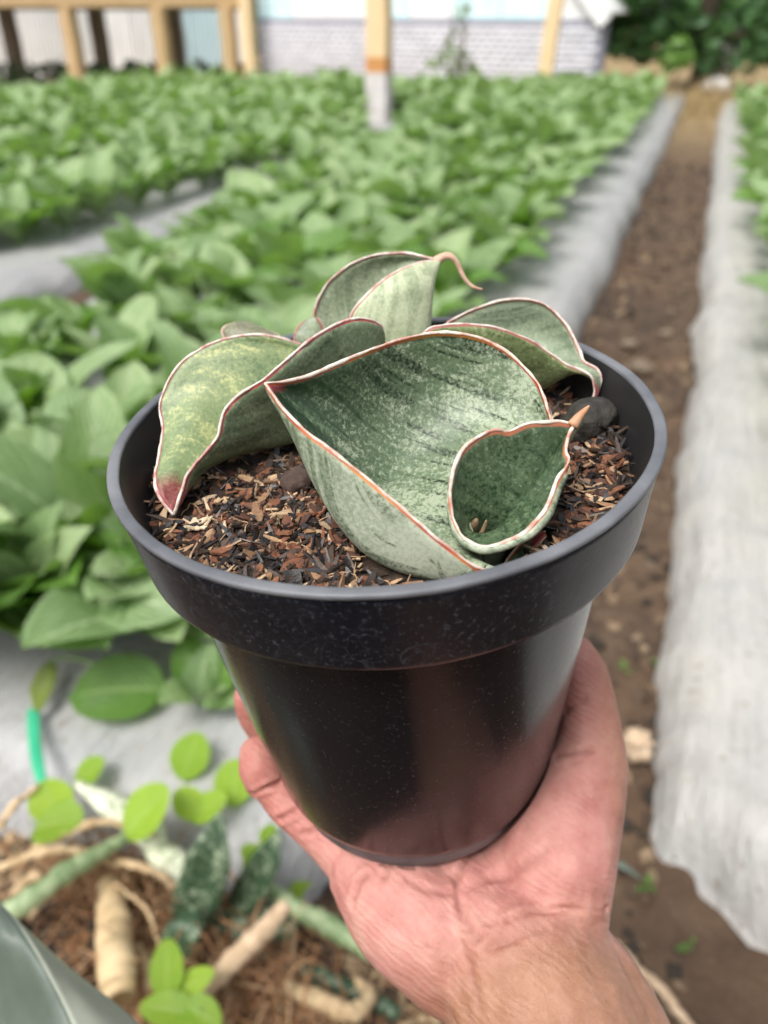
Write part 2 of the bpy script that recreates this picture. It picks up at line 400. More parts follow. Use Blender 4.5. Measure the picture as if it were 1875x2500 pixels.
def post(name, p, w, z0, z1, mat, parent=None, lean=(0, 0)):
    mb = MB(); n = 6; V = []; F = []
    for k in range(n + 1):
        t = k / n; z = z0 + (z1 - z0) * t
        cx, cy = p[0] + lean[0] * z + .006 * math.sin(k * 2.1), p[1] + lean[1] * z
        for sx, sy in ((-1, -1), (1, -1), (1, 1), (-1, 1)): V.append((cx + sx * w / 2, cy + sy * w / 2, z))
    for k in range(n):
        for j in range(4): F.append((k * 4 + j, k * 4 + (j + 1) % 4, k * 4 + 4 + (j + 1) % 4, k * 4 + 4 + j))
    F += [(3, 2, 1, 0), tuple(n * 4 + j for j in range(4))]
    mb.add(V, F); return mb.build(name, mat, parent, smooth=False)

# timber bench / staging at the upper left
bl, br_ = gp((-9.3781, 9.0482, 0.4569)), gp((-5.7410, 10.7657, 0.4397))
bdir = (br_ - bl).normalized(); bnorm = Vector((-bdir.y, bdir.x, 0))
if bnorm.dot(HD) < 0: bnorm = -bnorm
bench = empty('timber_staging', loc=(0, 0, 0)); tag(bench, 'raised timber staging on stout posts in front of the pale fence', 'staging')
mb = MB(); beam_box(mb, bl + Vector((0, 0, 1.17)), br_ + Vector((0, 0, 1.17)), .10, .20); mb.build('front_beam', M['timber'], bench, False)
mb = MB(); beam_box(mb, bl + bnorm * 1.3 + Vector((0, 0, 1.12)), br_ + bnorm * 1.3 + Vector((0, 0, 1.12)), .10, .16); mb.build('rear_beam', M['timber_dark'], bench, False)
Lb = (br_ - bl).length
for k in range(9):
    q = bl + bnorm * (.02 + k * .17) + Vector((0, 0, 1.30)); mb = MB(); beam_box(mb, q - bdir * .1, q + bdir * (Lb + .1), .14, .035); mb.build('deck_slat', M['timber'], bench, False)
for a in ((-7.8060, 9.8119, 0.4485), (-6.7651, 10.2653, 0.4453), (-5.9856, 10.6129, 0.4425), (-8.9143, 9.3447, 0.4513)):
    post('post', a, .16, 0, 1.068, M['timber'], bench)
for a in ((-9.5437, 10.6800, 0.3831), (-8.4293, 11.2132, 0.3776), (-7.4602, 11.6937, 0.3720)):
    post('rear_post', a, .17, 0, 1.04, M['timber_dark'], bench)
p = post('timber_post', (-5.7036, 10.6197, 0.4467), .14, 0, 2.3, M['timber_pale']); tag(p, 'tall slim timber post at the right end of the staging', 'post')
# pale corrugated fence panels behind the staging
fence = empty('corrugated_fence'); tag(fence, 'pale corrugated fence of upright sheets behind the timber staging', 'fence')
fa, fb = gp((-12.6645, 11.9917, 0.1938)), gp((-7.4556, 14.1004, 0.1834)); fd = (fb - fa); fl = fd.length; fd.normalize(); fn = Vector((-fd.y, fd.x, 0))
npan = 11
for k in range(npan):
    V = []; F = []; nseg = 26; w = fl / npan - .012
    for i in range(nseg + 1):
        s_ = k * fl / npan + w * i / nseg; off = .02 * math.sin(i * 1.57) + (.012 if k % 2 else 0)
        for z in (.05, 2.1): q = fa + fd * s_ + fn * off; V.append((q.x, q.y, z))
    F = [(2 * i, 2 * i + 2, 2 * i + 3, 2 * i + 1) for i in range(nseg)]
    me = mesh_np('fence_panel', V, F, [M['fence_teal'] if k in (8, 9) else M['fence_pale']], False)
    o = obj('fence_panel', me, fence); sl = o.modifiers.new('thick', 'SOLIDIFY'); sl.thickness = .008

# painted brick shed with a pale blue upper wall and a sloping white barge board
shed = empty('brick_shed'); tag(shed, 'pale painted brick shed with light blue upper wall and sloping white roof edge', 'shed')
wa, wb = gp((-7.5982, 14.4741, 0.1628)), gp((-1.5187, 12.8559, 0.3488)); wd = (wb - wa); wl_ = wd.length; wd.normalize(); wn_ = Vector((wd.y, -wd.x, 0))
if wn_.dot(HD) > 0: wn_ = -wn_
WT = .93
mb = MB(); beam_box(mb, wa - wn_ * .08 + Vector((0, 0, WT / 2)), wb - wn_ * .08 + Vector((0, 0, WT / 2)), .13, WT); mb.build('wall', M['mortar'], shed, False)
bw, bh = .15, .078; rows = int(WT / bh); colsn = int(wl_ / bw); items = []
for r_ in range(rows):
    for c_ in range(colsn):
        s_ = (c_ + (.5 if r_ % 2 else 0)) * bw + bw / 2
        if s_ + bw / 2 < wl_: items.append((s_, r_))
def brick_mesh(w, h, d, seed):
    m_ = MB(); rr = random.Random(seed); m3 = Matrix((wd, -wn_, Vector((0, 0, 1)))).transposed()
    m_.box((0, 0, 0), (w / 2 * rr.uniform(.97, 1), d / 2, h / 2 * rr.uniform(.95, 1)), m3, jitter=.03); return m_
protos = [brick_mesh(bw - .022, bh - .019, .03, k).mesh('brick', [M['brick']], False) for k in range(4)]
items.sort(key=lambda q: -q[0] - (.02 * q[1])); ind = [q for q in items if q[1] >= 4]; low = [q for q in items if q[1] < 4]
ind_s, rest_b = ind[:298], ind[298:] + low
for s_, r_ in ind_s:
    o = bpy.data.objects.new('brick', protos[rng.randrange(4)]); col.objects.link(o); o.parent = shed
    o.location = wa + wd * s_ - wn_ * (.004 + rng.uniform(0, .005)) + Vector((0, 0, r_ * bh + bh / 2 + .004))
mb = MB(); m3 = Matrix((wd, -wn_, Vector((0, 0, 1)))).transposed()
for s_, r_ in rest_b:
    mb.box(wa + wd * s_ - wn_ * (.004 + rng.uniform(0, .005)) + Vector((0, 0, r_ * bh + bh / 2 + .004)), ((bw - .022) / 2, .015, (bh - .019) / 2), m3)
tag(mb.build('brickwork', M['brick'], shed, False), kind='stuff')
# upper sheets, bounded by the slope of the roof
slope0, slope1 = 4.9, wl_ + .02
def roof_z(s_): return 2.35 if s_ < slope0 else 2.35 + (.88 - 2.35) * (s_ - slope0) / (slope1 - slope0)
edges = np.linspace(0, wl_ - .05, 9)
for k in range(8):
    s0, s1 = edges[k], edges[k + 1] - .015; P4 = []
    for s_, z in ((s0, WT + .003), (s1, WT + .003), (s1, max(WT + .02, roof_z(s1) - .02)), (s0, max(WT + .03, roof_z(s0) - .02))):
        q = wa + wd * s_ - wn_ * .05; P4.append((q.x, q.y, z))
    bk = [(x - wn_.x * .03, y - wn_.y * .03, z) for x, y, z in P4]
    me = mesh_np('wall_sheet', P4 + bk, [(0, 1, 2, 3), (7, 6, 5, 4), (0, 4, 5, 1), (1, 5, 6, 2), (2, 6, 7, 3), (3, 7, 4, 0)], [M['cyan_sheet'] if k in (0, 3, 5, 6) else M['white_paint']], False)
    obj('wall_sheet', me, shed)
mb = MB(); q0 = wa + wd * slope0 + wn_ * .06 + Vector((0, 0, roof_z(slope0) + .02)); q1 = wa + wd * slope1 + wn_ * .06 + Vector((0, 0, roof_z(slope1) + .02))
beam_box(mb, q0, q1, .06, .20); mb.build('barge_board', M['white_paint'], shed, False)
mb = MB(); q0 = q0 - wn_ * 1.4; q1 = q1 - wn_ * 1.4; beam_box(mb, q0 + Vector((0, 0, .11)), q1 + Vector((0, 0, .11)), 2.6, .03); mb.build('roof', M['white_paint'], shed, False)
mb = MB(); beam_box(mb, wa - wn_ * 1.34 + Vector((0, 0, 2.46)), wa + wd * slope0 - wn_ * 1.34 + Vector((0, 0, 2.46)), 2.6, .03); mb.build('roof', M['white_paint'], shed, False)

# timber posts standing in the crop
pp = (-2.9685, 8.0183, 0.0071)
tp = empty('timber_post', loc=(pp[0], pp[1], 0)); tag(tp, 'pale timber post with orange band and grey wrapped foot among the crops', 'post')
post('shaft', (0, 0), .19, .66, 2.4, M['timber_pale'], tp); post('band', (0, 0), .194, .535, .66, M['timber_orange'], tp); post('foot_wrap', (0, 0), .20, 0, .535, M['post_wrap'], tp)
pp = (-2.0719, 11.5903, 0.1926)
o = post('timber_post', (0, 0), .17, 0, 2.4, M['timber_pale'], None, (.075, 0)); o.location = (pp[0], pp[1], 0)
tag(o, 'slim leaning pale timber post in front of the brick shed', 'post')

# ------------------------------------------------------------------ foliage helper
def leafy_mat(name, lo, hi, trans, tf=.25, rough=.5):
    nt = NT(name); nz = nt.noise(nt.coord('World'), 2.2, 4); a = nt.n('ShaderNodeAttribute', attribute_name='col').outputs['Color']
    nt.base(nt.mix(1.0, nt.ramp(nz, [(.3, lo), (.7, hi)]), a, 'MULTIPLY')); nt.set(Roughness=rough); nt.translucent(trans, tf); return nt.m
M['tree_leaf'] = leafy_mat('tree_leaf', (.04, .105, .035), (.09, .20, .065), (.10, .25, .04), .2)
M['light_leaf'] = leafy_mat('light_leaf', (.13, .27, .05), (.20, .36, .08), (.25, .45, .08))
M['bush_leaf'] = leafy_mat('bush_leaf', (.16, .24, .10), (.26, .34, .15), (.25, .35, .10))
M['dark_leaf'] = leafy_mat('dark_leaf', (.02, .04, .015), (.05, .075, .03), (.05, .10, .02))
M['dry_grass'] = leafy_mat('dry_grass', (.30, .21, .10), (.48, .36, .18), (.35, .25, .10), .15, .8)
M['bark'] = simple('bark', (.09, .065, .045), (.17, .13, .09), 14, .9, .6, .01)
def leaf_card(mb, c, size, r, elong=1.7):
    d = Vector((r.gauss(0, 1), r.gauss(0, 1), r.gauss(0, .7))).normalized(); s = d.orthogonal().normalized()
    s = Matrix.Rotation(r.uniform(0, 6.28), 3, d) @ s; nrm = d.cross(s)
    L, W = size * elong / 2, size / 2; k = r.uniform(.7, 1.25)
    V = [c - d * L, c - s * W * .8 + nrm * size * .08, c + d * L, c + s * W * .8 + nrm * size * .08]
    mb.add([tuple(v) for v in V], [(0, 1, 2), (0, 2, 3)], (k, k, k * r.uniform(.8, 1.1)))
def crown(blobs, n, size, r):
    mb = MB(); tot = sum(b[3] ** 2 for b in blobs)
    for bx in blobs:
        for _ in range(int(n * bx[3] ** 2 / tot)):
            v = Vector((r.gauss(0, 1), r.gauss(0, 1), r.gauss(0, 1))).normalized() * bx[3] * r.uniform(.35, 1.0) ** .6
            if mnoise.noise(v * 2.2 + Vector(bx[:3])) < -.22: continue
            leaf_card(mb, Vector(bx[:3]) + v * Vector((1, 1, .85)), size * r.uniform(.6, 1.3), r)
    return mb
def limbs(root, tops, r0):
    mb = MB(); 
    for tpos in tops:
        tpos = Vector(tpos); mid = root.lerp(tpos, .5) + Vector((rng.uniform(-.1, .1), rng.uniform(-.1, .1), .05))
        mb.tube(catmull([root, mid, tpos], 4), np.linspace(r0 * .6, r0 * .15, 9), 6)
    return mb
tr = random.Random(5)
tb = gp((-0.2871, 14.3683, 0.1149))
tree = empty('broadleaf_tree', loc=tb); tag(tree, 'dense dark green broadleaf tree at the far end of the path', 'tree')
mb = MB(); mb.tube(catmull([(0, 0, -.05), (.05, 0, .5), (-.03, .02, 1.2), (.05, 0, 2.0)], 4), np.linspace(.13, .06, 13), 9); tk = mb.build('trunk', M['bark'], tree)
blobs = []
for k in range(26): blobs.append((tr.uniform(-1.25, 1.7), tr.uniform(-.9, .9), tr.uniform(.75, 3.0), tr.uniform(.35, .62)))
blobs += [(-1.0, -.3, .72, .42), (-.55, -.4, .62, .4), (0, -.5, .66, .42), (.9, -.4, .75, .45), (1.4, -.2, .6, .45), (-1.15, 0, 1.1, .4), (.1, -.2, .45, .3)]
cm = crown(blobs, 7000, .13, tr); limbs(Vector((0, 0, .6)), [(b[0], b[1], b[2]) for b in blobs[:10]], .1).build('limb', M['bark'], tree)
tag(cm.build('crown', M['tree_leaf'], tree, False, True), kind='stuff')
lb = gp((-0.5173, 13.0075, 0.3592)); lt = empty('young_tree', loc=lb); tag(lt, 'small bright yellow-green sapling in front of the dark tree', 'tree')
mb = MB(); mb.tube([(0, 0, 0), (.01, 0, .3), (0, 0, .62)], [.015, .012, .006], 6); mb.build('trunk', M['bark'], lt)
tag(crown([(0, 0, .62, .17), (.05, 0, .5, .14), (-.1, 0, .45, .12)], 150, .10, tr).build('crown', M['light_leaf'], lt, False, True), kind='stuff')
sb = gp((-3.0574, 11.0188, 0.4108)); sbush = empty('slender_bush', loc=sb); tag(sbush, 'slender sparse green bush in front of the pale brick wall', 'bush')
mb = MB()
for k in range(5):
    mb.tube(catmull([(0, 0, 0), (tr.uniform(-.1, .1), 0, .6), (tr.uniform(-.16, .16), 0, 1.0 + .14 * k)], 4), np.linspace(.012, .004, 9), 5)
mb.build('stem', M['bark'], sbush)
tag(crown([(0, 0, .45, .30), (.12, 0, .35, .24), (-.22, 0, .35, .24), (0, 0, .75, .15), (.04, 0, 1.0, .10), (0, 0, 1.25, .08)], 300, .08, tr).build('crown', M['bush_leaf'], sbush, False, True), kind='stuff')
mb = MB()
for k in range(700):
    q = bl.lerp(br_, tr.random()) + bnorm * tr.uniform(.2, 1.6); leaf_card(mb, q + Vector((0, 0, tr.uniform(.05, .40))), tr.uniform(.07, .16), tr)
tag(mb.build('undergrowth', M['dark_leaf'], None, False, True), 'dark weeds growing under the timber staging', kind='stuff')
mb = MB()
for k in range(2600):
    x, y = tr.uniform(-1.9, 2.2), tr.uniform(9.0, 13.0) if tr.random() < .6 else tr.uniform(10.5, 13)
    if y < 11.2 and not -.34 < x < .12: continue
    h = tr.uniform(.08, .34) if y > 10 else tr.uniform(.03, .10); a = tr.uniform(0, 6.28); w = .012; k_ = tr.uniform(.7, 1.2); bx, by = tr.gauss(0, .07), tr.gauss(0, .07)
    mb.add([(x - w * math.cos(a), y - w * math.sin(a), 0), (x + w * math.cos(a), y + w * math.sin(a), 0), (x + bx, y + by, h)], [(0, 1, 2)], (k_, k_, k_))
tag(mb.build('dry_grass', M['dry_grass'], None, False, True), 'dry straw coloured grass at the far end of the path', kind='stuff')
mb = MB()
for k in range(9000):
    an = tr.uniform(R(50), R(140)); D_ = tr.uniform(26, 30); z = tr.uniform(0, 4.6) ; leaf_card(mb, Vector((math.cos(an) * D_, math.sin(an) * D_, z)), tr.uniform(.25, .5), tr)
tag(mb.build('hedge_foliage', M['tree_leaf'], None, False, True), 'far off belt of trees and hedge behind the field', kind='stuff')
M['sack'] = simple('sack', (.70, .66, .62), (.82, .79, .76), 9, .7, .3, .01)
q = (0.0344, 13.7404, 0.2299); V, F = lump((.20, .16, .13), 5); o = obj('sack', mesh_np('sack', V, F, [M['sack']]), None, (q[0], q[1], .12)); tag(o, 'white sack lying at the far end of the path', 'sack')
q = (0.0120, 15.9670, 0.6816); V, F = lump((.28, .2, .5), 9, .15); o = obj('water_tank', mesh_np('water_tank', V, F, [M['white_paint']]), None, (q[0], q[1], .55)); tag(o, 'white tank half hidden behind the dark tree', 'tank')

# ------------------------------------------------------------------ stones, weeds and litter on the path
M['stone'] = simple('path_stone', (.13, .095, .065), (.32, .25, .18), 40, .9, .5, .004, rand=.3)
st_me = [mesh_np('stone', *lump((1, .75, .5), k, .35, 1.2), [M['stone']]) for k in range(4)]
pr = random.Random(21)
big = [((-0.0551, 2.6618, 0.0000), .045, 'long flat pale stone on the path beside the pot rim'), ((-0.1171, 2.8729, 0.0000), .03, 'small rounded tan stone on the path above the pot rim'), ((-0.0002, 3.0341, 0.0000), .024, 'small ochre stone near the middle of the path')]
for q, s_, lb_ in big:
    o = obj('stone', st_me[0], None, (q[0], q[1], .004)); o.scale = (s_, s_, s_); o.rotation_euler = (0, 0, pr.uniform(0, 1)); tag(o, lb_, 'stone', 'stones on the path')
for k in range(44):
    x, y = pr.uniform(-.26, .07), .35 + pr.random() ** 1.6 * 5
    o = obj('stone', st_me[pr.randrange(4)], None, (x, y, gz(x, y) + .001)); s_ = pr.uniform(.004, .013); o.scale = (s_, s_, s_); o.rotation_euler = (pr.uniform(0, .4), 0, pr.uniform(0, 6))
    tag(o, 'little stone or clod lying loose on the brown path', 'stone', 'stones on the path')
M['weed'] = simple('weed_leaf', (.20, .34, .07), (.30, .44, .11), 40, .5, .2, .002, rand=.2)
M['clover'] = crop_leaf_mat('clover_leaf', (.26, .44, .03), (.34, .52, .05), (.38, .55, .12), (.35, .60, .03), .35)
def round_leaf(L, W, notch=0, droop=.3):
    V = []; UV = []; n = 9; m_ = 5
    for i in range(n):
        t = i / (n - 1); w = W / 2 * (math.sin(math.pi * (t * .94 + .03)) ** .6)
        for k in range(m_):
            q = k / (m_ - 1) * 2 - 1; V.append((q * w, t * L, .12 * abs(q) * w - droop * L * t * t * .5)); UV.append((t, q, 0))
    F = [(i * m_ + k, i * m_ + k + 1, (i + 1) * m_ + k + 1, (i + 1) * m_ + k) for i in range(n - 1) for k in range(m_ - 1)]
    return V, F, UV
V, F, UV = round_leaf(1, .9); CLOVER = mesh_np('leaf', V, F, [M['clover']], True, None, {'luv': UV})
V, F, UV = round_leaf(1, .62); WEEDLEAF = mesh_np('leaf', V, F, [M['clover']], True, None, {'luv': UV}); PATHLEAF = mesh_np('leaf', V, F, [M['crop_deep']], True, None, {'luv': UV})
def sprig(base, leaves, label, group='bright green weed seedlings by the litter heap', stem=True, me=CLOVER):
    """leaves: list of (position, length, heading, pitch)"""
    base = Vector(base); root = empty('weed_seedling', loc=base); tag(root, label, 'weed', group)
    mb = MB()
    for p, L, hd, pt in leaves:
        p = Vector(p) - base; d = Vector((math.sin(hd) * -1, math.cos(hd), 0)); 
        o = obj('leaf', me, root); o.matrix_local = Matrix.Translation(p) @ Matrix.Rotation(hd, 4, 'Z') @ Matrix.Rotation(pt, 4, 'X') @ Matrix.Translation((0, -.5 * L, 0)) @ Matrix.Diagonal((L, L, L, 1))
        q = p - Matrix.Rotation(pt, 3, 'X') @ d * (.5 * L); mb.tube(catmull([(0, 0, -base.z * .95), tuple(q * .4 + Vector((0, 0, -base.z * .35))), tuple(q)], 4), .0013, 5)
    mb.build('stem', M['petiole'], root); return root
sprig((-0.5116, 0.5175, 0.1400), [((-0.4839, 0.4922, 0.1900), 0.072, -.5, .75)], 'single round bright green weed leaf left of the fingers')
sprig((-0.4823, 0.5825, 0.1300), [((-0.5018, 0.6132, 0.1500), 0.063, .1, .7), ((-0.4563, 0.5395, 0.1600), 0.047, 1.2, .6), ((-0.4320, 0.5431, 0.1600), 0.050, -.9, .6)], 'bright green weed with three stacked round leaves beside the hand')
sprig((-0.4284, 0.5934, 0.1400), [((-0.4242, 0.5941, 0.1500), 0.058, .5, .7)], 'round bright green weed leaf half hidden by the little finger')
sprig((-0.6204, 0.4861, 0.1300), [((-0.6203, 0.5493, 0.1400), 0.050, -.6, .7), ((-0.6209, 0.4832, 0.1600), 0.061, .9, .5), ((-0.5879, 0.4546, 0.1700), 0.069, -1.3, .5)], 'bright green weed by the green plastic strip')
sprig((-0.3434, 0.5107, 0.1200), [((-0.3535, 0.5506, 0.1300), 0.028, 0, .6), ((-0.3405, 0.5051, 0.1400), 0.047, .6, .6), ((-0.3602, 0.5206, 0.1300), 0.030, 1.5, .6)], 'bright green weed with small round leaves under the hand')
sprig((-0.3459, 0.3440, 0.1400), [((-0.3586, 0.3439, 0.1800), 0.055, .5, .6), ((-0.3324, 0.3444, 0.1700), 0.048, -.8, .5), ((-0.3333, 0.3129, 0.1800), 0.058, 1.9, .4), ((-0.3090, 0.3195, 0.1800), 0.058, -1.8, .4)], 'bright green weed with four pointed leaves at the bottom edge', me=WEEDLEAF)
sprig((-0.3142, 0.5374, 0.0500), [((-0.3109, 0.5317, 0.0600), 0.030, .3, .6), ((-0.3067, 0.5433, 0.0600), 0.022, -1.0, .6)], 'tiny bright weed leaves at the edge of the film by the palm', me=WEEDLEAF)
for k, (q, lb_) in enumerate([((0.0922, 1.1872, 0.0000), 'small green weed on the path right of the pot'), ((0.0346, 1.1535, 0.0000), 'tiny green weed on the path by the thumb'), ((0.1112, 0.7300, 0.0000), 'small green weed on the dark earth by the wrist'), ((0.1611, 0.6679, 0.0000), 'yellow-green weed leaf at the foot of the right bed'), ((0.0346, 3.5431, 0.0000), 'pale green weed at the film edge beside the path')]):
    q = Vector(q); root = empty('path_weed', loc=(q.x, q.y, 0)); tag(root, lb_, 'weed', 'weeds on the path')
    for j in range(5):
        o = obj('leaf', PATHLEAF, root); L = pr.uniform(.008, .017); o.matrix_local = Matrix.Translation((pr.uniform(-.012, .012), pr.uniform(-.012, .012), .006)) @ Matrix.Rotation(j * 1.26 + pr.uniform(-.3, .3), 4, 'Z') @ Matrix.Rotation(.5, 4, 'X') @ Matrix.Diagonal((L, L, L, 1))
    
M['crumb'] = colattr_mat('crumb', .95, 120, .4, .5)
mb = MB(); CC = [(.05, .034, .022), (.08, .052, .032), (.13, .088, .055), (.22, .155, .095), (.03, .022, .016)]
for k in range(2600):
    x, y = pr.uniform(-.36, .16), .30 + pr.random() ** 1.8 * 7; s_ = pr.uniform(.0025, .010) * (1 + .05 * y)
    e = Matrix.Rotation(pr.uniform(0, 6.3), 3, 'Z') @ Matrix.Rotation(pr.gauss(0, .5), 3, 'X'); mb.box((x, y, gz(x, y) + s_ * .2), (s_, s_ * pr.uniform(.4, 1.6), s_ * pr.uniform(.25, .7)), e, pr.choice(CC), .4)
tag(mb.build('soil_crumbs', M['crumb'], None, False, True), 'loose soil crumbs and bits of litter on the path', kind='stuff')
# green plastic strip and a young plant on the film
M['strip'] = simple('green_plastic', (.03, .36, .19), (.06, .46, .26), 8, .4, .2, .002)
def ribbon(pts, widths, side, th=.0012, cup=0.0):
    """thin strip with thickness through pts; side = sideways direction"""
    P = catmull(pts, 6); Wd = np.interp(np.linspace(0, 1, len(P)), np.linspace(0, 1, len(widths)), widths)
    V = []; F = []; UV = []; m_ = 5; side = Vector(side).normalized(); n = len(P)
    for lay in (0, 1):
        for i in range(n):
            t = Vector(P[min(i + 1, n - 1)] - P[max(i - 1, 0)]).normalized(); s_ = (side - t * side.dot(t)).normalized(); u_ = s_.cross(t)
            for k in range(m_):
                q = k / (m_ - 1) * 2 - 1; p = Vector(P[i]) + s_ * q * Wd[i] / 2 + u_ * (cup * q * q * Wd[i] - th * (lay - .5) * (1 if abs(q) < 1 else .2)); V.append(tuple(p)); UV.append((i / n * 6, q, 0))
    N_ = n * m_
    for i in range(n - 1):
        for k in range(m_ - 1):
            a = i * m_ + k; F.append((a, a + 1, a + m_ + 1, a + m_)); F.append((N_ + a, N_ + a + m_, N_ + a + m_ + 1, N_ + a + 1))
        for k in (0, m_ - 1):
            a = i * m_ + k; F.append((a, a + m_, N_ + a + m_, N_ + a) if k == 0 else (a, N_ + a, N_ + a + m_, a + m_))
    return V, F, UV
V, F, UV = ribbon([(-0.7644, 0.6151, 0.1450), (-0.7226, 0.5694, 0.1500), (-0.6805, 0.5285, 0.1550), (-0.6443, 0.4969, 0.1500)], [.018, .017, .016, .011], (1, .3, 0))
tag(obj('plastic_strip', mesh_np('plastic_strip', V, F, [M['strip']])), 'teal green plastic strip standing by the left edge on the film', 'strip')
V, F, UV = ribbon([(-0.7506, 0.6101, 0.1500), (-0.7637, 0.6389, 0.1600), (-0.7824, 0.6735, 0.1600), (-0.7996, 0.6969, 0.1550)], [.012, .036, .030, .004], (1, .3, 0), cup=.1)
M['olive_leaf'] = crop_leaf_mat('olive_leaf', (.17, .25, .04), (.25, .33, .06), (.32, .40, .12), (.25, .35, .04))
bud = empty('fallen_leaf', loc=(-0.7866, 0.6628, 0.1400)); tag(bud, 'fallen olive green leaf with long stalk on the film above the green strip', 'leaf')
o = obj('blade', mesh_np('blade', V, F, [M['olive_leaf']], True, None, {'luv': UV}), bud); o.matrix_parent_inverse = bud.matrix_basis.inverted()
mb = MB(); mb.tube(catmull([(-0.7995, 0.6948, 0.1550), (-0.7816, 0.7183, 0.1500), (-0.7266, 0.7194, 0.1500)], 5), .0028, 6); o = mb.build('stalk', M['petiole'], bud); o.matrix_parent_inverse = bud.matrix_basis.inverted()
yp = Vector((-0.5546, 0.7176, 0.1200)); root = empty('leafy_crop_plant', Matrix.Translation(yp)); tag(root, 'small low crop plant with one big dark leaf spread over the film in front', 'crop plant')
def put_leaf(me, p, hd, pt, s_, root_, roll=0):
    o = obj('leaf', me, root_); o.matrix_local = Matrix.Translation(Vector(p) - Vector(yp)) @ Matrix.Rotation(hd, 4, 'Z') @ Matrix.Rotation(pt, 4, 'X') @ Matrix.Rotation(roll, 4, 'Y') @ Matrix.Diagonal((s_, s_, s_, 1))
BIG = crop_leaf(77, .20, .105, 25, 45, True)
for hd, pt, s_, d in ((-2.4, .1, .42, 2), (1.2, .5, .5, 6), (-.2, .5, .48, 10), (.0, -.1, .5, 9)): put_leaf(LEAVES[d], yp + Vector((.03, .02, 0)), hd, pt, s_, root)
put_leaf(BIG, (-0.5665, 0.7223, 0.1400), 1.75, -.1, .92, root, -.5)
for hd, pt, s_, d in ((.3, .1, .55, 0), (-.7, 0, .5, 1), (-1.6, -.2, .45, 3), (2.6, 0, .5, 4), (.9, .2, .6, 9)): put_leaf(LEAVES[d], yp, hd, pt, s_, root)

# ------------------------------------------------------------------ litter heap of uprooted snake plants, lower left
M['dry_root'] = simple('dry_root', (.36, .24, .12), (.60, .45, .27), 60, .8, .5, .002, rand=.2)
M['stick'] = simple('stick', (.34, .24, .15), (.54, .40, .27), 45, .85, .6, .003, rand=.15)
M['cane'] = simple('cane', (.50, .36, .19), (.64, .48, .28), 30, .7, .4, .002)
M['root_fibre'] = colattr_mat('root_fibre', .9, 200, .4, .3)
M['litter'] = colattr_mat('litter', .95, 160, .45, .5)
def mottled(name, dark, pale, lo, hi, sc_=9.0):
    nt = NT(name); co = nt.coord('Object'); a = nt.noise(co, 110 * sc_ / 9, 6, .7, .4); b = nt.noise(co, 28 * sc_ / 9, 3)
    nt.base(nt.mix(nt.ramp(nt.math('ADD', nt.math('MULTIPLY', a, .7), nt.math('MULTIPLY', b, .3)), [(lo, 0.0), (hi, 1.0)]), dark, pale)); nt.set(Roughness=.5); nt.bump(a, .15, .001); return nt.m
M['mottle_dark'] = mottled('mottled_dark_leaf', (.03, .065, .03), (.30, .36, .24), .50, .62)
M['mottle_pale'] = mottled('mottled_pale_leaf', (.12, .17, .08), (.66, .68, .52), .38, .50)
M['stem_green'] = mottled('green_stem', (.14, .22, .09), (.36, .43, .24), .40, .60, 5)
M['grey_leaf'] = mottled('grey_green_leaf', (.075, .10, .08), (.14, .175, .14), .35, .75, 3)
M['black_plastic'] = simple('black_plastic', (.010, .010, .011), (.018, .018, .019), 20, .45)
G = 'uprooted snake plant litter at the lower left'
def leaf_strip(name, pts, widths, side, mat, label, cat='leaf', cup=.1, th=.002):
    V, F, UV = ribbon(pts, widths, side, th, cup); return tag(obj(name, mesh_np(name, V, F, [mat], True, None, {'luv': UV})), label, cat, G)
def rod(name, pts, rad, mat, label, cat, n=12, wob=.13):
    P = catmull(pts, 9); P = P + nrng.normal(0, .0009, P.shape); rad = [rad[0] * .8] + list(rad[1:-1]) + [rad[-1] * .8]; rr = np.interp(np.linspace(0, 1, len(P)), np.linspace(0, 1, len(rad)), rad) * (1 + wob * nrng.uniform(-1, 1, len(P)))
    mb = MB(); mb.tube(P, rr, n); return tag(mb.build(name, mat), label, cat, G)
leaf_strip('snake_plant_leaf', [(-0.6022, 0.5117, 0.1700), (-0.5461, 0.5020, 0.1700), (-0.4887, 0.4962, 0.1500), (-0.4617, 0.4877, 0.1200)], [.008, .034, .040, .02], (.4, .9, 0), M['mottle_pale'], 'pale cream mottled snake plant leaf lying near the green strip')
leaf_strip('snake_plant_leaf', [(-0.5130, 0.5040, 0.1200), (-0.4565, 0.4822, 0.1300), (-0.4094, 0.4610, 0.1200)], [.012, .042, .035], (.4, .9, 0), M['mottle_pale'], 'cream speckled leaf lying behind the dark mottled leaf')
leaf_strip('snake_plant_leaf', [(-0.4044, 0.4280, 0.0800), (-0.3895, 0.4482, 0.1400), (-0.3741, 0.4662, 0.2000), (-0.3736, 0.4892, 0.2400)], [.030, .056, .050, .006], (1, .2, 0), M['mottle_dark'], 'dark green mottled snake plant leaf standing up in the litter', cup=.18)
leaf_strip('snake_plant_leaf', [(-0.3631, 0.4642, 0.0800), (-0.3411, 0.4789, 0.1300), (-0.3207, 0.4943, 0.1800), (-0.3124, 0.5096, 0.2100)], [.020, .040, .034, .005], (1, .1, 0), M['mottle_dark'], 'dark mottled leaf pointing up beside the round weed leaves', cup=.18)
leaf_strip('snake_plant_leaf', [(-0.3970, 0.4552, 0.0700), (-0.3385, 0.4666, 0.0900), (-0.2872, 0.4829, 0.0700)], [.02, .05, .02], (.2, 1, .2), M['mottle_dark'], 'dark mottled leaf lying flat under the brown stick')
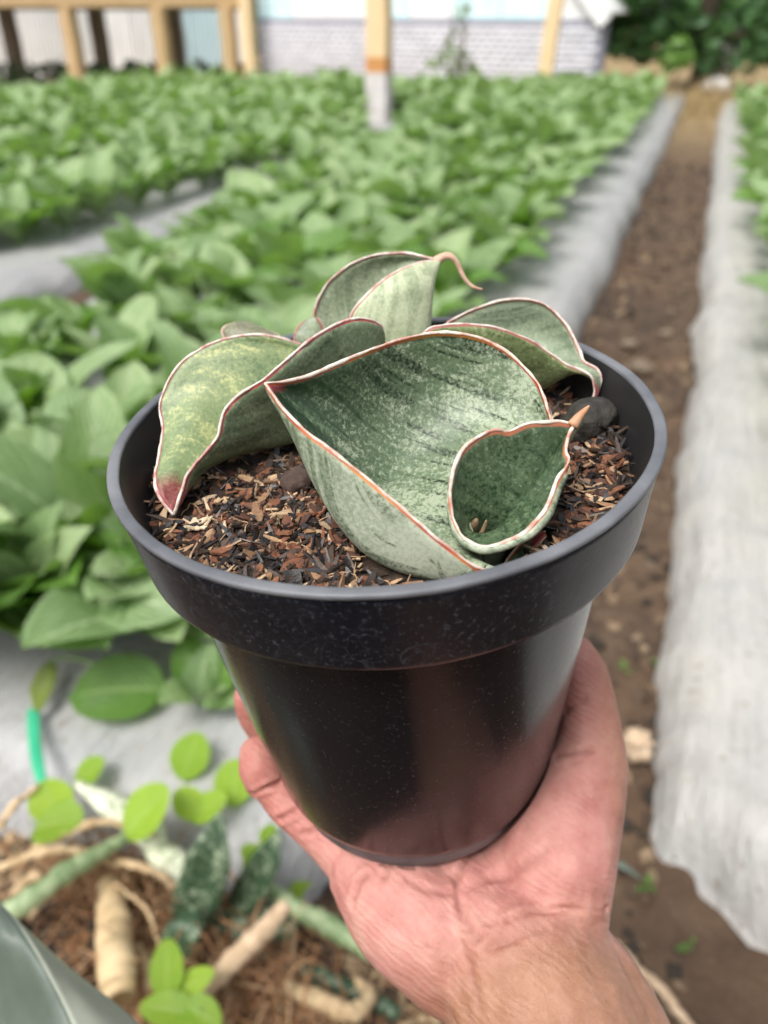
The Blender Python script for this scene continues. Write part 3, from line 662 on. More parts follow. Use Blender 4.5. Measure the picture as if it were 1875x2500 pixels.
leaf_strip('snake_plant_leaf', [(-0.4425, 0.4327, 0.0600), (-0.3987, 0.3948, 0.1000), (-0.3808, 0.4046, 0.1400), (-0.3856, 0.4317, 0.1400)], [.02, .04, .04, .01], (1, 0, 0), M['mottle_dark'], 'grey green leaf folded low in the middle of the litter')
rod('plant_stem', [(-0.5858, 0.3147, 0.1600), (-0.5423, 0.3565, 0.1800), (-0.5236, 0.4153, 0.1700), (-0.5057, 0.4776, 0.1500)], [.013, .0125, .0115, .008], M['stem_green'], 'pale green snake plant stem running in from the left edge', 'stem')
rod('plant_stem', [(-0.3605, 0.5156, 0.1000), (-0.3063, 0.5000, 0.0900), (-0.2441, 0.4953, 0.0800), (-0.1763, 0.4851, 0.0700)], [.007, .011, .0125, .012], M['stem_green'], 'yellow green stem passing behind the wrist', 'stem')
rod('plant_stem', [(-0.3192, 0.4477, 0.0600), (-0.2617, 0.4515, 0.0500), (-0.2032, 0.4506, 0.0500), (-0.1452, 0.4450, 0.0500)], [.009, .011, .011, .010], M['mottle_dark'], 'dark speckled stem below the yellow green one', 'stem')
rod('cane', [(-0.5137, 0.4401, 0.1000), (-0.4638, 0.3864, 0.1300), (-0.4223, 0.3406, 0.1500), (-0.3985, 0.3122, 0.1500)], [.017, .019, .020, .019], M['cane'], 'thick pale tan cane stub standing in the litter', 'cane', 14, .07)
rod('stick', [(-0.3428, 0.3590, 0.1100), (-0.3152, 0.3906, 0.1400), (-0.2888, 0.4192, 0.1700), (-0.2717, 0.4454, 0.1900)], [.010, .012, .012, .0095], M['stick'], 'brown barked stick slanting up towards the palm', 'stick')
rod('dry_root', [(-0.2664, 0.4163, 0.0800), (-0.2240, 0.4105, 0.0900), (-0.1886, 0.4160, 0.0800), (-0.1776, 0.4435, 0.0700), (-0.1999, 0.4571, 0.0600)], [.009, .0105, .010, .008, .006], M['dry_root'], 'hooked pale dry root at the bottom below the wrist', 'root')
for k, (pts, rad, lb_) in enumerate([
    ([(-0.6346, 0.3768, 0.1500), (-0.5796, 0.4001, 0.1800), (-0.5457, 0.4220, 0.1800), (-0.5208, 0.4438, 0.1500), (-0.5038, 0.4524, 0.1200)], [.008, .007, .006, .006, .004], 'arched tan root over the green stem'),
    ([(-0.6021, 0.4242, 0.1500), (-0.5678, 0.4380, 0.1700), (-0.5354, 0.4738, 0.1700), (-0.4742, 0.4968, 0.1400)], [.006, .006, .006, .004], 'long tan root reaching towards the cream leaf'),
    ([(-0.6673, 0.4392, 0.1400), (-0.6600, 0.4580, 0.1600), (-0.6478, 0.4761, 0.1700), (-0.6439, 0.4927, 0.1700)], [.007, .006, .005, .004], 'short curved root tip at the left edge'),
    ([(-0.5273, 0.4571, 0.1200), (-0.4698, 0.4494, 0.1500), (-0.4325, 0.4550, 0.1300), (-0.4164, 0.4471, 0.1000)], [.006, .006, .006, .005], 'tan root bent over the middle of the litter'),
    ([(-0.5897, 0.3754, 0.1400), (-0.5604, 0.3894, 0.1700), (-0.5597, 0.3870, 0.1300), (-0.5771, 0.3703, 0.1000)], [.008, .007, .007, .005], 'curled thick root near the left edge'),
    ([(-0.5068, 0.4382, 0.1200), (-0.4346, 0.4072, 0.1500), (-0.4077, 0.3905, 0.1200), (-0.4082, 0.3698, 0.0900)], [.003, .003, .003, .002], 'thin curved root beside the cane stub'),
    ([(-0.4392, 0.3913, 0.1000), (-0.4022, 0.3601, 0.1200), (-0.3787, 0.3240, 0.1000)], [.006, .007, .007], 'upright tan root left of the pointed weed')]):
    rod('dry_root', pts, [r_ * .8 for r_ in rad[:-1]] + [rad[-1] * .45], M['dry_root'], lb_, 'root', 8, .22)
gl = empty('snake_plant_leaf', loc=(-0.1764, 0.0954, 0.6722)); tag(gl, 'broad grey green leaf with a pale folded side in the lower left corner', 'leaf', G)
def skin_sheet(rows, name, mat, n=8, th=.0022):
    g = np.stack([catmull(np.array(r), n) for r in rows], 1); g = np.stack([catmull(r, 5) for r in g]); a, b = g.shape[:2]; V = g.reshape(-1, 3) - np.array(gl.location)
    o = obj(name, mesh_np(name, V, [(i * b + k, i * b + k + 1, (i + 1) * b + k + 1, (i + 1) * b + k) for i in range(a - 1) for k in range(b - 1)], [mat]), gl); m_ = o.modifiers.new('thick', 'SOLIDIFY'); m_.thickness = th; m_.offset = 0
M['pale_leaf'] = mottled('pale_leaf_side', (.27, .30, .24), (.38, .41, .34), .35, .75, 3)
fold = [(-0.2381, 0.1421, 0.6613), (-0.2160, 0.1342, 0.6631), (-0.1967, 0.1253, 0.6614), (-0.1789, 0.1158, 0.6512), (-0.1582, 0.1021, 0.6468)]
skin_sheet([[(-0.2384, 0.1420, 0.6616), (-0.2683, 0.1418, 0.6170), (-0.2869, 0.1350, 0.5796), (-0.3009, 0.1246, 0.5390), (-0.2938, 0.1059, 0.5241)], [(-0.2382, 0.1421, 0.6616), (-0.2275, 0.1300, 0.6596), (-0.2283, 0.1244, 0.6394), (-0.2246, 0.1151, 0.6164), (-0.2099, 0.0992, 0.6094)], fold], 'blade', M['grey_leaf'])
skin_sheet([fold, [(-0.2380, 0.1422, 0.6609), (-0.2169, 0.1371, 0.6537), (-0.1959, 0.1309, 0.6505), (-0.1725, 0.1234, 0.6446), (-0.1470, 0.1114, 0.6390)], [(-0.2379, 0.1422, 0.6602), (-0.2224, 0.1425, 0.6388), (-0.2010, 0.1397, 0.6283), (-0.1702, 0.1349, 0.6224), (-0.1375, 0.1256, 0.6197)]], 'blade', M['pale_leaf'])
# black pot of earth sunk in the litter
mb = MB(); q = Vector((-0.5444, 0.3477, 0.0900)); n = 28
for (r0, z0), (r1, z1) in zip([(.045, -.09), (.058, 0), (.061, 0), (.061, .004), (.055, .004), (.052, -.02)], [(.058, 0), (.061, 0), (.061, .004), (.055, .004), (.052, -.02), (.0, -.02)]):
    mb.add([(r0 * math.cos(2 * math.pi * k / n), r0 * math.sin(2 * math.pi * k / n), z0) for k in range(n)] + [(r1 * math.cos(2 * math.pi * k / n), r1 * math.sin(2 * math.pi * k / n), z1) for k in range(n)], [(k, (k + 1) % n, n + (k + 1) % n, n + k) for k in range(n)])
tag(mb.build('flower_pot', M['black_plastic'], loc=q), 'small black pot half buried in the litter at lower left', 'pot')
fr = random.Random(31); mb = MB()
FC = [(.36, .20, .10), (.30, .15, .065), (.42, .28, .16), (.24, .12, .06)]
for k in range(1500):
    cxy = Vector(fr.choice([(-0.3453, 0.3986, 0.0700), (-0.4563, 0.4338, 0.0600), (-0.2902, 0.3921, 0.0600), (-0.4833, 0.3540, 0.0600), (-0.3546, 0.3480, 0.0800), (-0.5565, 0.4355, 0.0700)])); p = cxy + Vector((fr.gauss(0, .045), fr.gauss(0, .035), abs(fr.gauss(0, .035)) - .03)); d = Vector((fr.gauss(0, 1), fr.gauss(0, 1), fr.gauss(0, .5))).normalized() * fr.uniform(.02, .06)
    b = Vector((fr.gauss(0, .012), fr.gauss(0, .012), fr.gauss(.006, .01))); mb.tube([p - d, p + b, p + d], fr.uniform(.0005, .0013), 4, fr.choice(FC), caps=False)
tag(mb.build('root_fibres', M['root_fibre'], None, True, True), 'tangle of brown root fibres in the litter heap', kind='stuff')
mb = MB(); LC = [(.16, .10, .06), (.10, .065, .04), (.30, .21, .12), (.44, .32, .19), (.06, .04, .03), (.22, .12, .06)]
for k in range(4200):
    x, y = fr.uniform(-.75, -.02), fr.uniform(.18, .56); x2 = x
    z = .01 + .05 * max(0, 1 - ((x + .42) / .3) ** 2 - ((y - .38) / .18) ** 2) * fr.uniform(.3, 1)
    e = Matrix.Rotation(fr.uniform(0, 6.3), 3, 'Z') @ Matrix.Rotation(fr.gauss(0, .5), 3, 'X'); mb.box((x, y, z), (fr.uniform(.002, .006), fr.uniform(.004, .018), fr.uniform(.0008, .003)), e, fr.choice(LC), .3)
tag(mb.build('litter', M['litter'], None, False, True), 'brown plant litter strewn over the earth at lower left', kind='stuff')
# right of the hand: vine, strap leaf, dry crumpled leaf
rod('dead_vine', [(0.0754, 0.6276, 0.0300), (0.1027, 0.6014, 0.0300), (0.1377, 0.5774, 0.0350), (0.1802, 0.5379, 0.0300)], [.003, .0045, .006, .006], M['stick'], 'dead brown vine crossing the earth right of the forearm', 'vine').pop('group')
o = leaf_strip('strap_leaf', [(0.0524, 0.7455, 0.0150), (0.0735, 0.7435, 0.0200), (0.0996, 0.7368, 0.0120)], [.008, .011, .003], (.3, 1, 0), M['grey_leaf'], 'short grey green strap leaf on the earth right of the wrist'); o.pop('group')
M['crumple'] = simple('crumpled_leaf', (.48, .34, .22), (.68, .53, .38), 50, .85, .6, .004)
q = (0.0736, 0.9546, 0.0300); V, F = lump((.022, .016, .028), 14, .75, 2.2, ICO3); o = obj('dry_leaf', mesh_np('dry_leaf', V, F, [M['crumple']]), None, q); tag(o, 'crumpled pale brown dry leaf on the path behind the thumb', 'leaf')
q = (-0.0004, 0.9112, 0.0100)

# ------------------------------------------------------------------ pot frame: origin at the rim centre, x right, y away, z up (centimetres)
PC = {"c":[-0.0005,-0.026,0.2228],"u":[0.99655,-0.06832,-0.04716],"v":[-0.0,-0.56806,0.82299],"up":[-0.08301,-0.82015,-0.5661]}
def cam2w(v): return rgt * v[0] - upv * v[1] + fwdv * v[2]
AX = [cam2w(PC['u']), cam2w(PC['v']), cam2w(PC['up'])]
POTM = Matrix.Translation(CAMP + cam2w(PC['c'])) @ Matrix((AX[0], AX[1], AX[2])).transposed().to_4x4()
def pot_root(name, base): return empty(name, POTM @ Matrix.Translation(Vector(base) / 100))
def local(P, base): return (np.asarray(P, float) - np.asarray(base, float)) / 100

# ---- pot
def dusty_plastic(name, basec, dust, amt, rough, scale=1.0, ring=.55, mk=.34):
    nt = NT(name); co = nt.coord('Object'); 
    vor = nt.n('ShaderNodeTexVoronoi', feature='DISTANCE_TO_EDGE'); vor.inputs['Scale'].default_value = 95 * scale
    wob = nt.mix(.006, co, nt.n('ShaderNodeTexNoise').outputs['Color']); wn2 = wob.node.inputs[7].links[0].from_node; wn2.inputs['Scale'].default_value = 120; nt.l(co, wn2.inputs['Vector'])
    nt.l(wob, vor.inputs['Vector'])
    rings = nt.ramp(vor.outputs['Distance'], [(0.0, 1.0), (.035, .0)])
    patch = nt.ramp(nt.noise(co, 38, 4, .6), [(.44, 0.0), (.60, 1.0)])
    speck = nt.ramp(nt.noise(co, 760, 4, .75), [(.56, 0.0), (.70, 1.0)])
    v2 = nt.n('ShaderNodeTexVoronoi', feature='F1'); v2.inputs['Scale'].default_value = 62 * scale; nt.l(wob, v2.inputs['Vector'])
    marks = nt.math('MULTIPLY', nt.ramp(v2.outputs['Distance'], [(.36, 0.0), (.40, 1.0), (.43, 1.0), (.46, .22), (.52, 0.0)]), nt.ramp(nt.noise(co, 27, 3), [(.47, 0.0), (.60, 1.0)]))
    veil = nt.ramp(nt.noise(co, 22, 5, .65), [(.35, 0.0), (.8, 1.0)])
    d = nt.math('MAXIMUM', nt.math('MULTIPLY', rings, nt.math('MULTIPLY', patch, ring)), nt.math('MULTIPLY', speck, .22))
    d = nt.math('MAXIMUM', d, nt.math('MULTIPLY', marks, mk)); d = nt.math('MAXIMUM', d, nt.math('MULTIPLY', veil, .03))
    d = nt.math('MULTIPLY', d, amt, True)
    nt.base(nt.mix(d, basec, dust)); nt.set(Roughness=nt.ramp(d, [(0, rough), (.5, .7)]), Specular_IOR_Level=.25)
    nt.bump(nt.math('ADD', d, nt.math('MULTIPLY', nt.noise(co, 200, 2), .4)), .30, .0004); return nt.m
M['pot_band'] = dusty_plastic('pot_band', (.0060, .0072, .0115), (.25, .28, .34), 1.25, .30, 1.9, .10, .12)
M['pot_wall'] = dusty_plastic('pot_wall', (.0045, .0055, .0085), (.24, .25, .27), .55, .19, 1.8, .04, .03)
M['pot_lip'] = simple('pot_lip', (.080, .085, .098), (.19, .198, .215), 45, .48, .35, .0006)
M['pot_inner'] = simple('pot_inner', (.012, .012, .013), (.024, .023, .023), 40, .5, .3, .0006)
M['pot_foot'] = simple('pot_foot', (.09, .088, .092), (.19, .185, .19), 60, .55, .5, .0008)
PB = (0, 0, -14.28)
pot = pot_root('flower_pot', PB); tag(pot, 'black plastic nursery pot with a wide rim band held up on the open palm', 'plant pot')
def lathe(name, prof, mat, n=128, wob=0.0, closed=False):
    V = []; F = []; m_ = len(prof)
    for i, (r_, z) in enumerate(prof):
        for k in range(n):
            a = 2 * math.pi * k / n
            rr = r_ + wob * mnoise.noise(Vector((math.cos(a) * 2.2, math.sin(a) * 2.2, 3))) + wob * .35 * mnoise.noise(Vector((math.cos(a) * 11, math.sin(a) * 11, i * .8)))
            V.append((rr * math.cos(a), rr * math.sin(a), z + wob * .5 * mnoise.noise(Vector((math.cos(a) * 9, math.sin(a) * 9, 8)))))
    for i in range(m_ - 1 if not closed else m_):
        j = (i + 1) % m_
        for k in range(n): F.append((i * n + k, i * n + (k + 1) % n, j * n + (k + 1) % n, j * n + k))
    return obj(name, mesh_np(name, local(V, PB), F, [mat]), pot)
lathe('rim_band', [(7.18, -.14), (7.44, -.15), (7.41, -.4), (7.29, -1.3), (7.17, -2.36), (7.14, -2.49), (7.08, -2.55), (6.6, -2.56), (6.28, -2.50)], M['pot_band'], wob=.03)
lathe('lip', [(7.20, -.16), (7.19, -.03), (7.24, .0), (7.45, .0), (7.505, -.04), (7.50, -.13), (7.455, -.17), (7.40, -.17)], M['pot_lip'], wob=.035)
lathe('wall', [(6.42, -2.53), (6.37, -2.8), (5.96, -6), (5.44, -10), (5.02, -12.9), (4.94, -13.2), (4.84, -13.38), (4.72, -13.46), (4.5, -13.48), (0.0, -13.48)], M['pot_wall'], wob=.03)
lathe('foot_ring', [(4.66, -13.47), (4.66, -13.6), (4.63, -14.2), (4.57, -14.28), (4.3, -14.28), (4.2, -13.5)], M['pot_foot'], wob=.02)
lathe('inner_wall', [(7.19, -.10), (6.98, -.9), (6.72, -1.8), (6.25, -3.0), (6.1, -3.7), (5.7, -6.2), (4.5, -13.2), (0, -13.4)], M['pot_inner'])

# ---- potting mix
M['mix'] = simple('potting_mix', (.016, .011, .008), (.075, .045, .028), 260, .95, .9, .002)
def soil_h(x, y): return -1.62 + .16 * nz2(x, y, .55, 2) + .12 * nz2(x, y, 1.6, 5) + .06 * nz2(x, y, 4.5, 7) - 1.6 * math.exp(-(((x - 2.35) ** 2 + (y + 3.75) ** 2) / .81) ** 2)
V = [(0, 0, soil_h(0, 0))]; F = []; nr, na = 40, 96
for i in range(1, nr + 1):
    rr = 6.86 * i / nr
    for k in range(na): a = 2 * math.pi * k / na; V.append((rr * math.cos(a), rr * math.sin(a), soil_h(rr * math.cos(a), rr * math.sin(a))))
for k in range(na): F.append((0, 1 + k, 1 + (k + 1) % na))
for i in range(nr - 1):
    for k in range(na): F.append((1 + i * na + k, 1 + (i + 1) * na + k, 1 + (i + 1) * na + (k + 1) % na, 1 + i * na + (k + 1) % na))
SB = (0, 0, -1.6)
o = obj('potting_soil', mesh_np('potting_soil', local(V, SB), F, [M['mix']])); o.matrix_world = POTM @ Matrix.Translation(Vector(SB) / 100)
tag(o, 'dark potting soil filling the black pot', kind='stuff')
M['chip'] = colattr_mat('chip', .8, 700, .35, .5)
M['husk_black'] = colattr_mat('charred_husk', .42, 600, .3, .3)
TAN = [(.40, .25, .14), (.48, .33, .20), (.28, .16, .085), (.50, .36, .23), (.24, .135, .075)]
RED = [(.17, .065, .032), (.12, .048, .026), (.22, .09, .045), (.09, .04, .025)]
DARK = [(.016, .013, .012), (.03, .022, .018), (.045, .03, .022), (.02, .018, .02), (.065, .042, .03)]
cr = random.Random(17)
def sliver(mb, p, L, W, T, c, rot):
    """bent flat splinter: six cross sections would be heavy, four are enough"""
    bend = cr.uniform(-.25, .25) * L; V = []; F = []
    for i, t in enumerate((-1, -.35, .35, 1)):
        w = W * (.35 if abs(t) == 1 else 1) * cr.uniform(.8, 1.15); zc = bend * (t * t - .3); sh = cr.uniform(-.15, .15) * W
        for sx, sz in ((-1, -1), (1, -1), (1, 1), (-1, 1)): q = rot @ Vector((sx * w + sh, t * L, sz * T + zc)); V.append((q.x + p[0], q.y + p[1], q.z + p[2]))
    for i in range(3):
        for j in range(4): F.append((i * 4 + j, i * 4 + (j + 1) % 4, i * 4 + 4 + (j + 1) % 4, i * 4 + 4 + j))
    F += [(3, 2, 1, 0), (12, 13, 14, 15)]; mb.add(V, F, c)
def husk(mb, p, L, W, c, rot):
    V = []; F = []
    for i in range(5):
        t = i / 4 * 2 - 1; w = W * math.sqrt(max(.04, 1 - t * t)); 
        for j in range(5): a = -1.25 + 2.5 * j / 4; q = rot @ Vector((w * math.sin(a), t * L, w * (math.cos(a) - .5))); V.append((q.x + p[0], q.y + p[1], q.z + p[2]))
    for i in range(4):
        for j in range(4): F.append((i * 5 + j, i * 5 + j + 1, i * 5 + 6 + j, i * 5 + 5 + j))
    mb.add(V, F, c)
mbA, mbB = MB(), MB()
SEC = {"A":[[[-2.583,-2.4,2.428],[-2.583,-2.4,2.428],[-2.583,-2.4,2.428],[-2.583,-2.4,2.428],[-2.583,-2.4,2.428],[-2.583,-2.4,2.428]],[[-2.208,-3.0,2.151],[-2.259,-2.7,1.892],[-2.162,-2.1,1.751],[-1.99,-1.85,1.839],[-1.878,-1.8,2.006],[-1.787,-1.9,2.258]],[[-1.657,-3.6,1.774],[-1.923,-3.1,1.207],[-1.52,-2.0,0.948],[-1.2,-1.5,1.21],[-0.978,-1.3,1.677],[-0.817,-1.2,2.301]],[[-0.903,-4.2,1.413],[-1.567,-3.6,0.278],[-0.808,-2.0,-0.032],[-0.286,-1.0,0.327],[0.095,-0.5,1.201],[0.392,-0.3,2.313]],[[-0.185,-4.6,0.866],[-1.058,-4.1,-0.636],[-0.019,-2.3,-0.9],[0.779,-1.0,-0.327],[1.374,-0.1,0.763],[1.733,0.2,2.288]],[[0.5,-5.0,0.352],[-0.401,-4.6,-1.218],[0.785,-3.25,-1.041],[1.918,-1.5,-0.487],[2.723,-0.3,0.542],[3.061,0.2,1.893]],[[1.149,-5.3,-0.24],[0.501,-5.0,-1.51],[1.423,-4.1,-1.189],[2.606,-2.5,-0.566],[3.639,-0.9,-0.054],[4.073,-0.3,1.082]],[[1.771,-5.5,-0.767],[1.389,-5.3,-1.521],[1.929,-4.7,-1.335],[2.9,-3.7,-3.0],[4.5,-2.0,-0.9],[4.397,-1.2,0.319]],[[2.224,-5.6,-1.086],[2.018,-5.5,-1.422],[2.284,-5.2,-1.275],[2.75,-4.6,-2.6],[3.5,-3.6,-3.0],[4.5,-2.3,-1.2]],[[2.663,-5.6,-1.203],[2.611,-5.6,-1.334],[2.601,-5.5,-1.252],[2.75,-5.2,-1.65],[2.9,-5.0,-1.7],[3.1,-4.8,-1.7]]],"C":[[[-5.729,-2.1,-1.329],[-5.729,-2.1,-1.329],[-5.729,-2.1,-1.329],[-5.729,-2.1,-1.329],[-5.729,-2.1,-1.329]],[[-5.494,-2.0,-0.877],[-5.507,-1.95,-0.998],[-5.679,-1.7,-1.182],[-5.918,-1.6,-1.123],[-6.11,-1.7,-1.01]],[[-5.319,-1.5,-0.535],[-5.333,-1.3,-0.809],[-5.483,-1.0,-1.095],[-5.886,-0.9,-0.714],[-6.336,-1.1,-0.778]],[[-5.122,-1.1,-0.372],[-5.127,-0.8,-0.719],[-5.165,-0.3,-0.946],[-5.794,0.0,-0.506],[-6.354,-0.3,-0.511]],[[-4.495,-0.6,0.13],[-4.481,-0.3,-0.516],[-4.623,0.5,-1.051],[-5.485,1.0,-0.024],[-6.417,0.8,-0.219]],[[-4.285,-0.3,0.665],[-3.915,0.1,-0.342],[-3.917,0.9,-1.091],[-5.126,1.7,0.345],[-6.538,1.5,0.29]],[[-3.77,0.0,1.073],[-3.284,0.5,-0.24],[-3.15,1.1,-1.096],[-4.425,2.2,0.8],[-5.915,2.2,1.117]],[[-3.064,0.1,1.407],[-2.593,0.7,0.043],[-2.408,1.4,-1.088],[-3.622,2.6,0.926],[-4.779,2.7,1.54]],[[-2.176,0.6,1.921],[-1.792,1.2,0.315],[-1.659,1.8,-1.084],[-2.707,3.0,0.748],[-3.571,3.0,1.521]],[[-1.409,1.1,2.238],[-0.966,1.6,0.642],[-0.871,2.2,-0.884],[-1.763,3.0,0.364],[-2.468,3.2,1.049]],[[-0.55,1.6,2.318],[-0.274,1.9,0.885],[-0.268,2.3,-0.512],[-0.931,3.0,0.141],[-1.534,3.1,0.53]],[[0.135,2.0,1.886],[0.102,2.2,0.866],[0.03,2.5,-0.323],[-0.379,2.9,-0.091],[-0.718,3.0,0.123]],[[-0.105,2.2,1.0],[-0.049,2.3,0.389],[-0.08,2.5,-0.787],[-0.247,2.7,-0.555],[-0.41,2.8,-0.433]]],"D":[[[0.265,4.2,-1.171],[0.709,4.2,-1.377],[1.1,4.4,-1.338],[0.57,4.9,-1.366],[0.185,4.8,-1.286]],[[-0.773,4.1,-0.136],[0.48,4.0,-0.275],[1.358,4.5,-0.331],[-0.452,5.4,-0.495],[-1.936,5.4,-0.455]],[[-0.922,4.2,1.283],[0.36,4.1,1.018],[1.579,4.9,0.677],[-0.361,6.0,0.568],[-2.279,6.0,0.483]],[[-0.434,4.4,1.869],[0.554,4.4,1.639],[1.664,5.1,1.29],[-0.148,6.3,1.24],[-2.022,6.2,1.353]],[[0.17,4.8,2.223],[1.018,4.7,2.01],[1.725,5.3,1.744],[0.208,6.4,1.803],[-1.421,6.3,2.019]],[[0.813,5.1,2.464],[1.378,5.1,2.242],[1.809,5.5,2.045],[0.696,6.4,2.193],[-0.409,6.3,2.528]],[[1.434,5.4,2.521],[1.69,5.4,2.398],[1.914,5.6,2.286],[1.38,6.2,2.35],[0.845,6.2,2.633]],[[2.004,5.8,2.408],[2.004,5.8,2.408],[2.004,5.8,2.408],[2.004,5.8,2.408],[2.004,5.8,2.408]]],"E":[[[1.068,2.2,0.639],[1.121,2.4,0.246],[1.248,2.8,-0.258],[1.344,3.3,-0.187],[1.439,3.4,0.15]],[[1.394,2.3,1.549],[1.762,2.4,0.64],[2.037,3.0,-0.418],[1.975,4.0,0.076],[1.944,4.2,0.801]],[[2.473,2.4,1.588],[3.001,2.5,0.493],[3.342,3.2,-0.78],[3.205,4.6,0.113],[2.967,4.7,1.131]],[[3.485,2.5,1.352],[3.977,2.6,0.218],[4.3,3.3,-1.101],[4.27,4.8,0.02],[4.114,4.8,1.331]],[[4.433,2.5,0.886],[4.674,2.6,-0.021],[4.949,3.1,-0.994],[5.267,4.5,-0.096],[5.128,4.6,1.199]],[[5.086,2.5,0.393],[5.213,2.5,-0.096],[5.382,2.8,-0.555],[5.748,3.9,-0.117],[5.789,4.0,0.651]],[[5.533,2.4,0.058],[5.61,2.4,-0.113],[5.725,2.6,-0.291],[5.956,3.1,-0.17],[6.058,3.2,0.128]],[[5.862,2.3,-0.058],[5.922,2.3,-0.153],[6.036,2.5,-0.255],[6.143,2.7,-0.204],[6.158,2.8,-0.098]],[[6.192,2.2,-0.219],[6.239,2.2,-0.314],[6.342,2.35,-0.347],[6.468,2.5,-0.306],[6.489,2.5,-0.202]],[[6.32,2.1,-0.622],[6.35,2.1,-0.655],[6.43,2.2,-0.71],[6.519,2.3,-0.689],[6.556,2.3,-0.616]],[[6.256,2.0,-1.029],[6.256,2.0,-1.029],[6.256,2.0,-1.029],[6.256,2.0,-1.029],[6.256,2.0,-1.029]]],"F":[[[-4.478,4.0,0.456],[-4.273,4.0,0.36],[-4.052,4.0,0.341]],[[-4.841,4.3,0.751],[-4.162,4.15,0.68],[-3.297,4.3,0.623]],[[-5.05,4.6,1.084],[-4.135,4.35,0.985],[-3.248,4.6,0.761]],[[-4.911,4.8,1.195],[-4.214,4.6,1.154],[-3.604,4.8,0.929]],[[-4.609,5.0,1.2],[-4.393,4.95,1.186],[-4.126,5.0,1.113]]],"G":[[[-2.691,4.8,-0.045],[-2.475,4.8,-0.144],[-2.096,4.8,-0.176]],[[-2.851,5.0,0.451],[-2.411,4.9,0.375],[-1.896,5.0,0.291]],[[-2.767,5.2,0.73],[-2.338,5.1,0.687],[-1.862,5.2,0.655]],[[-2.519,5.3,0.924],[-2.257,5.3,0.95],[-1.98,5.3,0.974]],[[-2.324,5.4,0.964],[-2.199,5.4,0.985],[-2.076,5.4,0.991]]],"H":[[[2.617,-4.9,-1.796],[2.706,-4.8,-1.827],[2.751,-4.7,-1.755]],[[2.904,-4.8,-1.73],[3.04,-4.6,-1.717],[3.01,-4.4,-1.587]],[[3.26,-4.6,-1.594],[3.4,-4.4,-1.619],[3.274,-4.1,-1.554]],[[3.635,-4.3,-1.504],[3.672,-4.2,-1.47],[3.584,-3.9,-1.489]],[[3.864,-4.1,-1.364],[3.885,-4.1,-1.338],[3.856,-4.0,-1.297]]]}
LOW = np.array([p[:2] for k_ in 'AC' for row in catmull(np.array(SEC[k_]).reshape(len(SEC[k_]), -1), 4).reshape(-1, len(SEC[k_][0]), 3) for p in catmull(row, 4) if p[2] < -1.05])
def under_leaf(x, y): return np.min((LOW[:, 0] - x) ** 2 + (LOW[:, 1] - y) ** 2) < .13 or math.hypot(x - 2.45, y + 3.85) < 1.3
for k in range(9500):
    a = cr.uniform(0, 6.283); rr = 6.58 * math.sqrt(cr.random()); x, y = rr * math.cos(a), rr * math.sin(a)
    if under_leaf(x, y): continue
    z = soil_h(x, y) + cr.uniform(-.02, .16) + (.22 * max(0, (rr - 5.9) / .5) if cr.random() < .5 else 0)
    rot = Matrix.Rotation(cr.uniform(0, 6.283), 3, 'Z') @ Matrix.Rotation(cr.gauss(0, .32), 3, 'X') @ Matrix.Rotation(cr.gauss(0, .45), 3, 'Y')
    u = cr.random(); jit = cr.uniform(.75, 1.25)
    tj = lambda c: tuple(v * jit for v in c)
    if u < .49: sliver(mbB, (x, y, z), cr.uniform(.18, .62), cr.uniform(.035, .10), cr.uniform(.012, .035), tj(cr.choice(DARK)), rot)
    elif u < .73: sliver(mbA, (x, y, z), cr.uniform(.10, .40), cr.uniform(.05, .16), cr.uniform(.015, .05), tj(cr.choice(RED)), rot)
    elif u < .85: sliver(mbA, (x, y, z), cr.uniform(.16, .62), cr.uniform(.03, .11), cr.uniform(.010, .028), tj(cr.choice(TAN)), rot)
    elif u < .90: husk(mbA, (x, y, z), cr.uniform(.22, .36), cr.uniform(.07, .11), tj(cr.choice(TAN)), rot)
    else: mbA.box((x, y, z), (cr.uniform(.04, .12), cr.uniform(.04, .12), cr.uniform(.03, .07)), rot, tj(cr.choice(RED + DARK)), .4)
for mb, nm, mt, lb_ in ((mbA, 'wood_chippings', M['chip'], 'mixed brown wood chippings covering the soil in the pot'), (mbB, 'charred_husk', M['husk_black'], 'black charred husk slivers mixed over the soil in the pot')):
    mb.V = [tuple(v) for v in local(mb.V, SB)]; o = mb.build(nm, mt, None, False, True); o.matrix_world = POTM @ Matrix.Translation(Vector(SB) / 100); tag(o, lb_, kind='stuff')
# fine dry fibres lying on top
mb = MB()
for k in range(120):
    a = cr.uniform(0, 6.283); rr = 6.58 * math.sqrt(cr.random()); x, y = rr * math.cos(a), rr * math.sin(a); hd = cr.uniform(0, 6.28); P = []; L = cr.uniform(.25, .6)
    for i in range(5): P.append((x, y, soil_h(x, y) + .12 + .14 * math.sin(i * .8) * cr.random())); hd += cr.gauss(0, .5); x += math.cos(hd) * L * .5; y += math.sin(hd) * L * .5
    if math.hypot(x, y) < 6.6: mb.tube(local(catmull(P, 3), SB), .00017, 4, (.44, .28, .16), caps=False)
o = mb.build('root_hairs', M['chip'], None, True, True); o.matrix_world = POTM @ Matrix.Translation(Vector(SB) / 100); tag(o, 'fine dry root hairs lying over the chippings', kind='stuff')
def on_soil(name, me, x, y, z, rz=0, label='', cat='', group=None, rx=0):
    o = obj(name, me); o.matrix_world = POTM @ Matrix.Translation(Vector((x, y, z)) / 100) @ Matrix.Rotation(rz, 4, 'Z') @ Matrix.Rotation(rx, 4, 'X'); return tag(o, label, cat, group)
M['lava'] = simple('dark_stone', (.018, .017, .015), (.06, .055, .045), 260, .85, .7, .002)
M['clod'] = simple('clod', (.05, .032, .025), (.12, .08, .065), 220, .95, .8, .002)
